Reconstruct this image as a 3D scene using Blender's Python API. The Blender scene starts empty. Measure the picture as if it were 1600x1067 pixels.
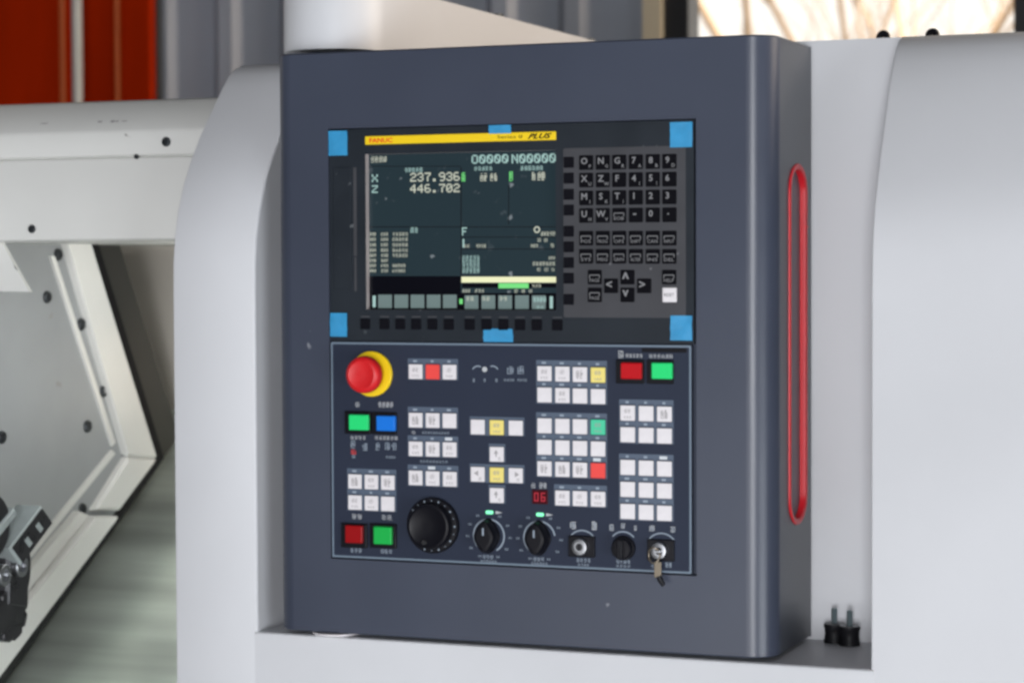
import bpy, bmesh, math, random
from mathutils import Vector, Matrix
random.seed(7)
R = math.radians
scene = bpy.context.scene
COL = scene.collection

# ------------------------------------------------------------------ camera
FPX, YAW, PITCH, ROLL = 3579.0, 0.375797, 0.033873, -0.0041409
fwd = Vector((-math.sin(YAW)*math.cos(PITCH), math.cos(YAW)*math.cos(PITCH), -math.sin(PITCH)))
_r = Vector((math.cos(YAW), math.sin(YAW), 0)); _u = _r.cross(fwd)
RIGHT = _r*math.cos(ROLL) + _u*math.sin(ROLL)
UP = -_r*math.sin(ROLL) + _u*math.cos(ROLL)
CAM = -2.42*fwd
cd = bpy.data.cameras.new('camera'); cam = bpy.data.objects.new('camera', cd); COL.objects.link(cam)
m3 = Matrix((RIGHT, UP, -fwd)).transposed()
cam.matrix_world = Matrix.Translation(CAM) @ m3.to_4x4()
cd.sensor_width = 36.0; cd.lens = FPX/1600*36.0
cd.clip_start = 0.05; cd.clip_end = 200
cd.dof.use_dof = True; cd.dof.focus_distance = 2.40; cd.dof.aperture_fstop = 7.0
scene.camera = cam

# ------------------------------------------------------------------ world, lamps, exposure
w = bpy.data.worlds.new('World'); scene.world = w; w.use_nodes = True
bg = w.node_tree.nodes['Background']
bg.inputs[0].default_value = (0.80, 0.88, 1.0, 1); bg.inputs[1].default_value = 0.10
def area(name, loc, target, sx, sy, power, color):
    l = bpy.data.lights.new(name, 'AREA'); l.shape = 'RECTANGLE'; l.size = sx; l.size_y = sy
    l.energy = power; l.color = color
    o = bpy.data.objects.new(name, l); COL.objects.link(o); o.location = loc
    d = Vector(target) - Vector(loc)
    o.rotation_euler = d.to_track_quat('-Z', 'Y').to_euler(); return o
area('door_daylight', (1.45, -5.0, -0.10), (0.1, 0, 0), 0.9, 2.1, 158, (0.96, 0.97, 1.0))
area('sunlit_ground', (0.25, -3.6, -1.15), (0, 0, 0.15), 3.2, 1.4, 48, (0.97, 0.975, 1.0))
area('right_fill', (3.6, -2.4, -1.2), (0, 0, 0.1), 2.2, 1.4, 105, (0.90, 0.95, 1.0))  # low fill added at the right to brighten the recess side wall
area('side_daylight', (4.4, 2.0, 1.9), (0, 0.2, 0.2), 2.6, 1.4, 180, (1.0, 0.82, 0.64))
area('outdoor_daylight', (2.0, 6.0, 7.0), (-.3, 10.0, 0.5), 5, 5, 2700, (1.0, 0.95, 0.88))
area('interior_fill', (-.432, .34, .07), (-.80, .40, -.10), .06, .30, 2.6, (1.0, 0.99, 0.94))  # unseen fill added behind the column to brighten the work area
scene.view_settings.view_transform = 'Standard'; scene.view_settings.look = 'None'
scene.view_settings.exposure = 0.0; scene.view_settings.gamma = 1.0
scene.cycles.pixel_filter_type = 'BLACKMAN_HARRIS'
scene.cycles.filter_width = 2.8

# ------------------------------------------------------------------ helpers: photo ray to a real plane
def ray(px, py):
    return (RIGHT*((px-800)/FPX) - UP*((py-533.5)/FPX) + fwd)
def on_y(px, py, y=0.0):
    d = ray(px, py); return CAM + d*((y-CAM.y)/d.y)
def on_x(px, py, x):
    d = ray(px, py); return CAM + d*((x-CAM.x)/d.x)
def on_z(px, py, z):
    d = ray(px, py); return CAM + d*((z-CAM.z)/d.z)

# ------------------------------------------------------------------ materials
def mat(name, col, rough=0.5, metal=0.0, var=0.0, vscale=8.0, bump=0.0, bscale=400.0, emit=None, estr=0.0, coat=0.0, spec=0.5, rvar=0.0):
    m = bpy.data.materials.new(name); m.use_nodes = True
    nt = m.node_tree; b = nt.nodes['Principled BSDF']
    b.inputs['Base Color'].default_value = (*col, 1); b.inputs['Roughness'].default_value = rough
    b.inputs['Metallic'].default_value = metal; b.inputs['Coat Weight'].default_value = coat
    b.inputs['Specular IOR Level'].default_value = spec
    tc = nt.nodes.new('ShaderNodeTexCoord')
    if var > 0 or rvar > 0:
        n = nt.nodes.new('ShaderNodeTexNoise'); n.inputs['Scale'].default_value = vscale; n.inputs['Detail'].default_value = 5
        nt.links.new(tc.outputs['Object'], n.inputs['Vector'])
        if var > 0:
            r = nt.nodes.new('ShaderNodeMapRange'); r.inputs['From Min'].default_value = 0.3; r.inputs['From Max'].default_value = 0.7
            r.inputs['To Min'].default_value = 1-var; r.inputs['To Max'].default_value = 1+var
            nt.links.new(n.outputs['Fac'], r.inputs['Value'])
            x = nt.nodes.new('ShaderNodeVectorMath'); x.operation = 'SCALE'; x.inputs[0].default_value = col
            nt.links.new(r.outputs['Result'], x.inputs['Scale']); nt.links.new(x.outputs['Vector'], b.inputs['Base Color'])
        if rvar > 0:
            r2 = nt.nodes.new('ShaderNodeMapRange'); r2.inputs['From Min'].default_value = 0.3; r2.inputs['From Max'].default_value = 0.7
            r2.inputs['To Min'].default_value = max(0.02, rough-rvar); r2.inputs['To Max'].default_value = rough+rvar
            nt.links.new(n.outputs['Fac'], r2.inputs['Value']); nt.links.new(r2.outputs['Result'], b.inputs['Roughness'])
    if bump > 0:
        n2 = nt.nodes.new('ShaderNodeTexNoise'); n2.inputs['Scale'].default_value = bscale; n2.inputs['Detail'].default_value = 2
        nt.links.new(tc.outputs['Object'], n2.inputs['Vector'])
        bp = nt.nodes.new('ShaderNodeBump'); bp.inputs['Strength'].default_value = bump; bp.inputs['Distance'].default_value = 0.0006
        nt.links.new(n2.outputs['Fac'], bp.inputs['Height']); nt.links.new(bp.outputs['Normal'], b.inputs['Normal'])
    if emit:
        b.inputs['Emission Color'].default_value = (*emit, 1); b.inputs['Emission Strength'].default_value = estr
    return m
M = {}
M['cab'] = mat('slate_paint', (0.049, 0.058, 0.086), 0.32, spec=0.42, var=0.09, vscale=4, bump=0.12, bscale=900, rvar=0.025)
M['cabside'] = mat('grey_side_paint', (0.050, 0.056, 0.070), 0.38, var=0.05, vscale=6, bump=0.1, bscale=900)
M['white'] = mat('white_paint', (0.64, 0.648, 0.672), 0.45, spec=0.35, var=0.035, vscale=4, bump=0.08, bscale=700)
M['head'] = mat('headstock_paint', (0.30, 0.314, 0.322), 0.45, var=0.05, vscale=6, bump=0.05)
M['cream'] = mat('cream_paint', (0.67, 0.67, 0.645), 0.45, var=0.03, vscale=4, bump=0.06, bscale=600)
M['bezel'] = mat('bezel_plastic', (0.016, 0.021, 0.028), 0.45, spec=0.2, var=0.12, vscale=14, bump=0.1, bscale=900, rvar=0.08)
M['bezel_pad'] = mat('keypad_film', (0.054, 0.055, 0.062), 0.5, spec=0.25, var=0.12, vscale=16, rvar=0.08)
M['black'] = mat('black_plastic', (0.006, 0.006, 0.009), 0.34, bump=0.05, spec=0.18)
M['soft'] = mat('soft_key_rubber', (0.004, 0.004, 0.007), 0.6, spec=0.08)
M['key'] = mat('dark_key', (0.004, 0.004, 0.006), 0.55, spec=0.05)
M['ink'] = mat('white_ink', (0.50, 0.52, 0.54), 0.6)
M['keyink'] = mat('grey_key_ink', (0.22, 0.22, 0.23), 0.6)
M['ink2'] = mat('pale_blue_ink', (0.30, 0.36, 0.43), 0.6)
M['inkd'] = mat('dark_ink', (0.34, 0.32, 0.33), 0.6)
M['op'] = mat('navy_film', (0.026, 0.033, 0.055), 0.45, spec=0.12, var=0.05, vscale=10, rvar=0.05)
M['oprim'] = mat('film_border', (0.15, 0.20, 0.26), 0.45)
M['keyframe'] = mat('key_frame_film', (0.078, 0.108, 0.16), 0.45)
M['keywhite'] = mat('ivory_key', (0.76, 0.73, 0.75), 0.5, var=0.05, vscale=90)
M['keyyellow'] = mat('yellow_key', (0.86, 0.72, 0.20), 0.5, var=0.05, vscale=90)
M['keyred'] = mat('red_key', (0.85, 0.060, 0.05), 0.5)
M['keygreen'] = mat('green_key', (0.06, 0.60, 0.34), 0.5)
M['lensred'] = mat('red_lens', (0.42, 0.004, 0.008), 0.35, spec=0.2, emit=(0.7, 0.0, 0.01), estr=0.12)
M['lensred2'] = mat('dark_red_lens', (0.30, 0.003, 0.005), 0.35, spec=0.2)
M['lensgreen'] = mat('green_lens', (0.02, 0.62, 0.17), 0.35, spec=0.2, emit=(0.02, 0.8, 0.2), estr=0.10)
M['lensgreen2'] = mat('deep_green_lens', (0.012, 0.42, 0.07), 0.35, spec=0.2)
M['lensblue'] = mat('blue_lens', (0.01, 0.16, 0.62), 0.35, spec=0.2, emit=(0.0, 0.2, 0.9), estr=0.10)
M['estop'] = mat('emergency_red', (0.66, 0.012, 0.016), 0.42, var=0.05, vscale=40)
M['yellow'] = mat('signal_yellow', (0.90, 0.62, 0.004), 0.42)
M['handle'] = mat('red_rubber', (0.62, 0.012, 0.022), 0.4, var=0.06, vscale=30)
M['tape'] = mat('blue_tape', (0.035, 0.29, 0.56), 0.38, var=0.10, vscale=60, bump=0.3, bscale=120)
M['silver'] = mat('brushed_trim', (0.52, 0.46, 0.45), 0.4)
M['steel'] = mat('steel', (0.42, 0.43, 0.45), 0.34, metal=1.0, var=0.1, vscale=30)
M['darksteel'] = mat('dark_steel', (0.028, 0.028, 0.031), 0.32, metal=0.3, var=0.15, vscale=40, rvar=0.1)
M['ground'] = mat('ground_steel', (0.50, 0.56, 0.56), 0.38, metal=0.5, var=0.1, vscale=40)
M['screwdark'] = mat('blackened_screw', (0.05, 0.055, 0.06), 0.35, metal=0.7)
M['stainless'] = mat('stainless_sheet', (0.60, 0.66, 0.60), 0.30, metal=0.7, var=0.06, vscale=6, rvar=0.03)
M['inner'] = mat('inner_wall_paint', (0.45, 0.42, 0.375), 0.5, var=0.05)
M['casing_and_shade'] = mat('casing_and_shade_paint', (0.05, 0.049, 0.045), 0.5)  # dark tone shared by the headstock shade plate, cabinet body and ceiling
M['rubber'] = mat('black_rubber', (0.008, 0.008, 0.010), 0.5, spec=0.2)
M['zinc'] = mat('zinc_thread', (0.30, 0.38, 0.40), 0.35, metal=0.8)
M['brass'] = mat('worn_key_metal', (0.22, 0.185, 0.14), 0.4, metal=0.7)
M['lcd'] = mat('lcd_glass', (0.016, 0.025, 0.030), 0.22, emit=(0.010, 0.026, 0.034), estr=0.45, spec=0.2)
def dusty(m, scale, amount, colr):
    nt = m.node_tree; b = nt.nodes['Principled BSDF']; tc = nt.nodes.new('ShaderNodeTexCoord')
    n = nt.nodes.new('ShaderNodeTexNoise'); n.inputs['Scale'].default_value = scale; n.inputs['Detail'].default_value = 3
    r = nt.nodes.new('ShaderNodeMapRange'); r.inputs['From Min'].default_value = .66; r.inputs['From Max'].default_value = .80; r.inputs['To Max'].default_value = amount
    mx = nt.nodes.new('ShaderNodeMix'); mx.data_type = 'RGBA'; mx.inputs[6].default_value = b.inputs['Base Color'].default_value; mx.inputs[7].default_value = (*colr, 1)
    nt.links.new(tc.outputs['Object'], n.inputs['Vector']); nt.links.new(n.outputs['Fac'], r.inputs['Value']); nt.links.new(r.outputs['Result'], mx.inputs[0]); nt.links.new(mx.outputs[2], b.inputs['Base Color'])
dusty(M['lcd'], 85, .5, (.14,.15,.16))
M['lcdblack'] = mat('lcd_black', (0.003, 0.003, 0.006), 0.22, spec=0.15)
M['lcdline'] = mat('lcd_line', (0.008, 0.012, 0.016), 0.25)
M['lcdbox'] = mat('lcd_softkey_box', (0.10, 0.13, 0.13), 0.25, emit=(0.10, 0.15, 0.14), estr=0.6)
M['lcdwhite'] = mat('lcd_text_cream', (0.3, 0.3, 0.25), 0.3, emit=(0.56, 0.60, 0.48), estr=0.52)
M['lcdcyan'] = mat('lcd_text_cyan', (0.2, 0.3, 0.3), 0.3, emit=(0.36, 0.55, 0.48), estr=0.52)
M['lcdgreen'] = mat('lcd_text_green', (0.1, 0.3, 0.1), 0.3, emit=(0.12, 0.62, 0.16), estr=0.75)
M['lcdcream'] = mat('lcd_bar_cream', (0.3, 0.3, 0.2), 0.3, emit=(0.80, 0.80, 0.48), estr=0.75)
M['led'] = mat('green_led', (0.1, 0.5, 0.3), 0.3, emit=(0.25, 1.0, 0.5), estr=1.0)
M['ledred'] = mat('red_segment', (0.3, 0.01, 0.02), 0.3, emit=(0.75, 0.01, 0.05), estr=0.28)
M['segback'] = mat('segment_window', (0.05, 0.001, 0.005), 0.3, spec=0.15)
M['whitemark'] = mat('lamp_white', (0.62, 0.66, 0.70), 0.5)
M['orange'] = mat('strip_red_ink', (0.80, 0.06, 0.005), 0.5)
M['wallgrey'] = mat('grey_wall_sheet', (0.42, 0.455, 0.53), 0.45, var=0.06, vscale=2)
M['wallbeige'] = mat('beige_trim', (0.62, 0.54, 0.40), 0.5)
M['winframe'] = mat('dark_window_frame', (0.012, 0.012, 0.014), 0.4)
M['red'] = mat('red_lacquer', (0.50, 0.026, 0.0008), 0.5, spec=0.03, var=0.10, vscale=1.5)
M['redtrim'] = mat('orange_edge_trim', (0.62, 0.16, 0.05), 0.4)
M['floor'] = mat('concrete', (0.26, 0.26, 0.25), 0.7, var=0.15, vscale=2)
M['bark'] = mat('pale_bark', (0.50, 0.36, 0.24), 0.8, var=0.2, vscale=6)
M['grass'] = mat('dry_ground', (0.25, 0.2, 0.12), 0.9, var=0.2, vscale=1)

def streaks(m, lo, hi, sc):
    nt = m.node_tree; b = nt.nodes['Principled BSDF']; tc = nt.nodes.new('ShaderNodeTexCoord')
    mp = nt.nodes.new('ShaderNodeMapping'); mp.inputs['Scale'].default_value = sc
    n = nt.nodes.new('ShaderNodeTexNoise'); n.inputs['Scale'].default_value = 1.0; n.inputs['Detail'].default_value = 4
    r = nt.nodes.new('ShaderNodeMapRange'); r.inputs['From Min'].default_value = .3; r.inputs['From Max'].default_value = .7; r.inputs['To Min'].default_value = lo; r.inputs['To Max'].default_value = hi
    nt.links.new(tc.outputs['Object'], mp.inputs['Vector']); nt.links.new(mp.outputs['Vector'], n.inputs['Vector']); nt.links.new(n.outputs['Fac'], r.inputs['Value'])
    x = nt.nodes.new('ShaderNodeVectorMath'); x.operation = 'SCALE'; nt.links.new(r.outputs['Result'], x.inputs['Scale'])
    src = b.inputs['Base Color']
    if src.is_linked: nt.links.new(src.links[0].from_socket, x.inputs[0])
    else: x.inputs[0].default_value = src.default_value[:3]
    nt.links.new(x.outputs['Vector'], src)
streaks(M['stainless'], .80, 1.5, (1.2, 14, 14)); streaks(M['head'], .90, 1.08, (3, 3, 3)); streaks(M['white'], .955, 1.03, (2.2, 2.2, 1.4)); streaks(M['cream'], .94, 1.04, (2.5, 2.5, 2.5))  # bands on the stainless are sheen painted into its base colour
streaks(M['wallgrey'], .85, 1.12, (6, 1, .6)); streaks(M['red'], .75, 1.25, (5, 1, .8))
def waves(m, scale, dist):
    nt = m.node_tree; b = nt.nodes['Principled BSDF']; tc = nt.nodes.new('ShaderNodeTexCoord')
    n = nt.nodes.new('ShaderNodeTexNoise'); n.inputs['Scale'].default_value = scale; n.inputs['Detail'].default_value = 1
    bp = nt.nodes.new('ShaderNodeBump'); bp.inputs['Strength'].default_value = 1; bp.inputs['Distance'].default_value = dist
    nt.links.new(tc.outputs['Object'], n.inputs['Vector']); nt.links.new(n.outputs['Fac'], bp.inputs['Height'])
    src = b.inputs['Normal']
    if src.is_linked: nt.links.new(src.links[0].from_socket, bp.inputs['Normal'])
    nt.links.new(bp.outputs['Normal'], src)
waves(M['white'], 5, .004); waves(M['cream'], 6, .003); waves(M['stainless'], 7, .006); waves(M['cab'], 7, .0012); waves(M['tape'], 70, .0006)
def specks(m, scale, size, keep, colr):
    nt = m.node_tree; b = nt.nodes['Principled BSDF']; tc = nt.nodes.new('ShaderNodeTexCoord')
    v = nt.nodes.new('ShaderNodeTexVoronoi'); v.inputs['Scale'].default_value = scale
    n = nt.nodes.new('ShaderNodeTexNoise'); n.inputs['Scale'].default_value = scale*4
    ad = nt.nodes.new('ShaderNodeVectorMath'); ad.operation = 'SCALE'; ad.inputs['Scale'].default_value = .35/scale
    av = nt.nodes.new('ShaderNodeVectorMath'); av.operation = 'ADD'
    nt.links.new(tc.outputs['Object'], n.inputs['Vector']); nt.links.new(n.outputs['Color'], ad.inputs[0])
    nt.links.new(tc.outputs['Object'], av.inputs[0]); nt.links.new(ad.outputs['Vector'], av.inputs[1]); nt.links.new(av.outputs['Vector'], v.inputs['Vector'])
    lt = nt.nodes.new('ShaderNodeMapRange'); lt.inputs['From Min'].default_value = size; lt.inputs['From Max'].default_value = size*.5
    sx = nt.nodes.new('ShaderNodeSeparateColor'); gt = nt.nodes.new('ShaderNodeMath'); gt.operation = 'GREATER_THAN'; gt.inputs[1].default_value = 1-keep
    mu = nt.nodes.new('ShaderNodeMath'); mu.operation = 'MULTIPLY'
    nt.links.new(v.outputs['Distance'], lt.inputs['Value']); nt.links.new(v.outputs['Color'], sx.inputs[0]); nt.links.new(sx.outputs[0], gt.inputs[0])
    nt.links.new(lt.outputs['Result'], mu.inputs[0]); nt.links.new(gt.outputs[0], mu.inputs[1])
    mx = nt.nodes.new('ShaderNodeMix'); mx.data_type = 'RGBA'; mx.inputs[7].default_value = (*colr, 1)
    src = b.inputs['Base Color']
    if src.is_linked: nt.links.new(src.links[0].from_socket, mx.inputs[6])
    else: mx.inputs[6].default_value = src.default_value
    nt.links.new(mu.outputs[0], mx.inputs[0]); nt.links.new(mx.outputs[2], src)
specks(M['cab'], 26, .10, .12, (.22,.23,.26)); specks(M['white'], 14, .045, .25, (.22,.21,.2)); specks(M['cream'], 16, .08, .3, (.2,.19,.18))
specks(M['bezel'], 60, .16, .2, (.12,.13,.14)); specks(M['bezel_pad'], 70, .16, .2, (.2,.2,.21)); specks(M['lcd'], 55, .16, .22, (.20,.22,.23)); specks(M['head'], 18, .10, .3, (.25,.25,.24))

# ------------------------------------------------------------------ helpers: mesh building
class MB:
    def __init__(s): s.v = []; s.f = []; s.mi = []; s.sm = []
    def face(s, pts, mi=0, smooth=False):
        n = len(s.v); s.v += [tuple(p) for p in pts]; s.f.append(tuple(range(n, n+len(pts)))); s.mi.append(mi); s.sm.append(smooth)
    def raw(s, V, F, mi=0, smooth=False):
        n = len(s.v); s.v += [tuple(p) for p in V]
        for f in F: s.f.append(tuple(i+n for i in f)); s.mi.append(mi); s.sm.append(smooth)
    def box(s, x0, x1, y0, y1, z0, z1, mi=0):
        V = [(x, y, z) for x in (x0, x1) for y in (y0, y1) for z in (z0, z1)]
        s.raw(V, [(0,1,3,2),(4,6,7,5),(0,4,5,1),(2,3,7,6),(0,2,6,4),(1,5,7,3)], mi)
    def cbox(s, x0, x1, y0, y1, z0, z1, c=0.002, mi=0):
        bm = bmesh.new(); bmesh.ops.create_cube(bm, size=1)
        for v in bm.verts: v.co = Vector(((x0+x1)/2+v.co.x*(x1-x0), (y0+y1)/2+v.co.y*(y1-y0), (z0+z1)/2+v.co.z*(z1-z0)))
        bmesh.ops.bevel(bm, geom=bm.edges[:], offset=c, segments=1, affect='EDGES')
        bm.verts.index_update()
        s.raw([v.co[:] for v in bm.verts], [[v.index for v in f.verts] for f in bm.faces], mi); bm.free()
    def loops(s, loops, mi=0, smooth=True, cap0=False, cap1=True, mi_cap=None):
        n = len(loops[0]); base = len(s.v)
        for L in loops: s.v += [tuple(p) for p in L]
        for k in range(len(loops)-1):
            for i in range(n):
                j = (i+1) % n
                s.f.append((base+k*n+i, base+k*n+j, base+(k+1)*n+j, base+(k+1)*n+i)); s.mi.append(mi); s.sm.append(smooth)
        mc = mi if mi_cap is None else mi_cap
        if cap1: s.face(loops[-1], mc)
        if cap0: s.face(list(reversed(loops[0])), mc)
    def tube(s, path, rad, n=10, closed=False, mi=0):
        P = [Vector(p) for p in path]; L = []
        k = len(P); rr = rad if isinstance(rad, (list, tuple)) else [rad]*k
        prev = None
        for i in range(k):
            a = P[(i-1) % k] if (closed or i > 0) else P[i]; b = P[(i+1) % k] if (closed or i < k-1) else P[i]
            t = (b-a).normalized()
            if prev is None:
                e = Vector((0,0,1)) if abs(t.z) < 0.9 else Vector((1,0,0))
                prev = t.cross(e).normalized()
            nrm = (prev - t*prev.dot(t)).normalized(); bi = t.cross(nrm); prev = nrm
            L.append([P[i] + (nrm*math.cos(2*math.pi*j/n)+bi*math.sin(2*math.pi*j/n))*rr[i] for j in range(n)])
        if closed: L.append(L[0])
        s.loops(L, mi, True, not closed, not closed)
    def build(s, name, mats, parent=None, kind=None, label=None):
        me = bpy.data.meshes.new(name); me.from_pydata(s.v, [], s.f)
        for m in (mats if isinstance(mats, (list, tuple)) else [mats]): me.materials.append(M[m])
        me.polygons.foreach_set('material_index', s.mi); me.polygons.foreach_set('use_smooth', s.sm)
        bm = bmesh.new(); bm.from_mesh(me); bmesh.ops.remove_doubles(bm, verts=bm.verts, dist=1e-6)
        bmesh.ops.recalc_face_normals(bm, faces=bm.faces)
        for e in bm.edges:
            if len(e.link_faces) == 2 and e.calc_face_angle(0) > R(34): e.smooth = False
        bm.to_mesh(me); bm.free()
        o = bpy.data.objects.new(name, me); COL.objects.link(o)
        if parent: link(o, parent)
        if kind: o['kind'] = kind
        if label: o['label'] = label
        return o
def link(o, parent):
    o.parent = parent
    base = Vector((0,0,0)); p = parent
    while p: base += p.location; p = p.parent
    o.location = o.location - base
def thing(name, label, cat, loc=(0,0,0), group=None):
    o = bpy.data.objects.new(name, None); o.empty_display_size = 0.05; COL.objects.link(o); o.location = loc
    return tag(o, label, cat, group)
def tag(o, label, cat, group=None):
    o['label'] = label; o['category'] = cat
    if group: o['group'] = group
    return o
def circ(cx, cz, r, n=40, y=0.0, ph=0.0):
    return [(cx+r*math.cos(2*math.pi*i/n+ph), y, cz+r*math.sin(2*math.pi*i/n+ph)) for i in range(n)]
def rrect(cx, cz, wd, ht, r, y, n=4):
    out = []; r = min(r, wd/2-1e-5, ht/2-1e-5)
    for sx, sz, a0 in ((1,1,0),(-1,1,90),(-1,-1,180),(1,-1,270)):
        for k in range(n):
            a = R(a0+90*k/(n-1)); out.append((cx+sx*(wd/2-r)+r*math.cos(a), y, cz+sz*(ht/2-r)+r*math.sin(a)))
    return out
def plate(mb, cx, cz, wd, ht, y0, y1, r=0.001, c=0.0006, mi=0):
    """rounded plate facing -Y from depth y0 to front y1 with a chamfered rim"""
    mb.loops([rrect(cx, cz, wd, ht, r, y0), rrect(cx, cz, wd, ht, r, y1+c), rrect(cx, cz, wd-2*c, ht-2*c, r, y1)], mi, False)
def disc(mb, cx, cz, steps, n=40, mi=0, mi_cap=None):
    """lathed button facing -Y: steps = [(radius, y), ...]"""
    mb.loops([circ(cx, cz, r, n, y) for r, y in steps], mi, True, mi_cap=mi_cap)
def ring_face(mb, outer, inner, mi=0):
    """flat face with a hole (two loops of points)"""
    bm = bmesh.new(); es = []
    for L in (outer, inner):
        vs = [bm.verts.new(p) for p in L]
        es += [bm.edges.new((vs[i], vs[(i+1) % len(vs)])) for i in range(len(vs))]
    bmesh.ops.triangle_fill(bm, edges=es, use_beauty=True)
    bm.verts.index_update()
    mb.raw([v.co[:] for v in bm.verts], [[v.index for v in f.verts] for f in bm.faces], mi); bm.free()
def quad(mb, x0, x1, z0, z1, y, mi=0):
    mb.face([(x0,y,z0),(x1,y,z0),(x1,y,z1),(x0,y,z1)], mi)
_tc = {}
def text_tris(s, bold=0.0, shear=0.0):
    k = (s, bold, shear)
    if k in _tc: return _tc[k]
    c = bpy.data.curves.new('t', 'FONT'); c.body = s; c.size = 1.0; c.offset = bold; c.shear = shear; c.resolution_u = 2; c.fill_mode = 'FRONT'
    o = bpy.data.objects.new('t', c); COL.objects.link(o)
    dg = bpy.context.evaluated_depsgraph_get(); me = o.evaluated_get(dg).to_mesh()
    V = [(v.co.x, v.co.y) for v in me.vertices]; F = [tuple(p.vertices) for p in me.polygons]
    o.evaluated_get(dg).to_mesh_clear(); bpy.data.objects.remove(o); bpy.data.curves.remove(c)
    xs = [v[0] for v in V]; ys = [v[1] for v in V]
    bb = (min(xs), max(xs), min(ys), max(ys))
    _tc[k] = (V, F, bb); return _tc[k]
def text(mb, s, cx, cz, y, h=None, wd=None, mi=0, bold=0.0, shear=0.0):
    V, F, bb = text_tris(s, bold, shear)
    sz = h/(bb[3]-bb[2]) if h else wd/(bb[1]-bb[0]); sx = wd/(bb[1]-bb[0]) if (h and wd) else sz
    mb.raw([(cx+(v[0]-(bb[0]+bb[1])/2)*sx, y, cz+(v[1]-(bb[2]+bb[3])/2)*sz) for v in V], F, mi)
def strokes(mb, cx, cz, wd, ht, y, mi=0, n=2):
    """n small dense characters, too small to read, as printed strokes"""
    cw = wd/n; yy = y
    for k in range(n):
        a = cx-wd/2+k*cw+cw*.07; b = a+cw*.82; t = ht*0.085
        for q in range(4):
            z = cz-ht/2+ht*(.06+.29*q)+random.uniform(-.04,.04)*ht; u = random.uniform(0,.35); v = random.uniform(0,.35); yy -= 1e-6
            quad(mb, a+u*(b-a), b-v*(b-a), z-t/2, z+t/2, yy, mi)
        for q in range(3):
            x = a+(b-a)*(.12+.36*q)+random.uniform(-.08,.08)*(b-a); u = random.uniform(0,.5); yy -= 1e-6
            quad(mb, x-t*.5, x+t*.5, cz-ht/2+u*ht*random.choice((0,1)), cz+ht/2-u*ht*.6, yy, mi)
PIX = {'0':'01110 10001 10011 10101 11001 10001 01110','1':'00100 01100 00100 00100 00100 00100 01110','2':'01110 10001 00001 00110 01000 10000 11111',
'3':'01110 10001 00001 00110 00001 10001 01110','4':'00010 00110 01010 10010 11111 00010 00010','5':'11111 10000 11110 00001 00001 10001 01110',
'6':'01110 10000 10000 11110 10001 10001 01110','7':'11111 00001 00010 00100 00100 00100 00100','8':'01110 10001 10001 01110 10001 10001 01110',
'9':'01110 10001 10001 01111 00001 00001 01110','.':'00000 00000 00000 00000 00000 01100 01100','O':'01110 10001 10001 10001 10001 10001 01110',
'N':'10001 11001 10101 10101 10011 10001 10001','X':'10001 10001 01010 00100 01010 10001 10001','Z':'11111 00001 00010 00100 01000 10000 11111',
'F':'11111 10000 10000 11110 10000 10000 10000','S':'01111 10000 10000 01110 00001 00001 11110','T':'11111 00100 00100 00100 00100 00100 00100',
'G':'01110 10001 10000 10111 10001 10001 01110','M':'10001 11011 10101 10101 10001 10001 10001','\\':'10000 11000 01100 00100 00110 00011 00001',' ':'00000 00000 00000 00000 00000 00000 00000'}
PIX['\u2205'] = '01110 11001 11001 10101 10011 10011 01110'
PIX['Q'] = '01110 11001 10101 10101 10101 10011 01110'
def pixtext(mb, s, x0, z0, wd, ht, y, mi=0, fat=1.12):
    cw = wd/len(s); pw = cw/6.0; ph = ht/7.0
    for k, ch in enumerate(s):
        for r, row in enumerate(PIX[ch].split()):
            c = 0
            while c < 5:
                if row[c] == '1':
                    e = c
                    while e < 5 and row[e] == '1': e += 1
                    quad(mb, x0+k*cw+c*pw, x0+k*cw+(e-1+fat)*pw, z0-(r+fat)*ph, z0-r*ph, y, mi); c = e
                else: c += 1

# ================================================================== LATHE ENCLOSURE
Z_FLOOR = -1.38
Z_REC = -0.3250          # floor of the cabinet recess
XO, XL, XE, XEND = -0.409, -0.3055, 0.384, 1.30
Y_BACK = 0.165
PROF = [(0,-.325),(0,-.1),(0,.05),(.0008,.085),(.004,.112),(.012,.142),(.026,.174),(.043,.201),(.062,.226),(.082,.249),(.104,.273),(.120,.290),(.134,.303),(.150,.3125),(.168,.3175),(.19,.320),(.30,.323),(.9,.324)]
PROF_R = [(0,-.325),(0,-.1),(0,.05),(.0015,.09),(.0055,.115),(.0125,.139),(.024,.164),(.038,.190),(.053,.216),(.068,.242),(.083,.266),(.098,.286),(.113,.302),(.128,.312),(.145,.318),(.17,.320),(.30,.323),(.9,.324)]
lathe = thing('lathe_enclosure', 'white sheet metal lathe enclosure with curved front and open work area around the dark cabinet', 'lathe', (0.1, 0.4, Z_FLOOR))
mb = MB()
def strip(mb, xa, xb, prof, smooth=True, mi=0):
    base = len(mb.v)
    for y, z in prof: mb.v += [(xa,y,z),(xb,y,z)]
    for i in range(len(prof)-1):
        a = base+2*i; mb.f.append((a,a+1,a+3,a+2)); mb.mi.append(mi); mb.sm.append(smooth)
c = 0.003
strip(mb, XO+c, XL-c, PROF); strip(mb, XE+c, XEND, PROF_R)
# lower front below the recess, with a rounded lip
strip(mb, XO+c, XL-c, [(0,Z_FLOOR+.12),(0,-.325)]); strip(mb, XE+c, XEND, [(0,Z_FLOOR+.12),(0,-.325)])
strip(mb, XL-c, XE+c, [(0,Z_FLOOR+.12),(0,Z_REC-.004),(.0012,Z_REC-.0012),(.004,Z_REC)])
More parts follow.
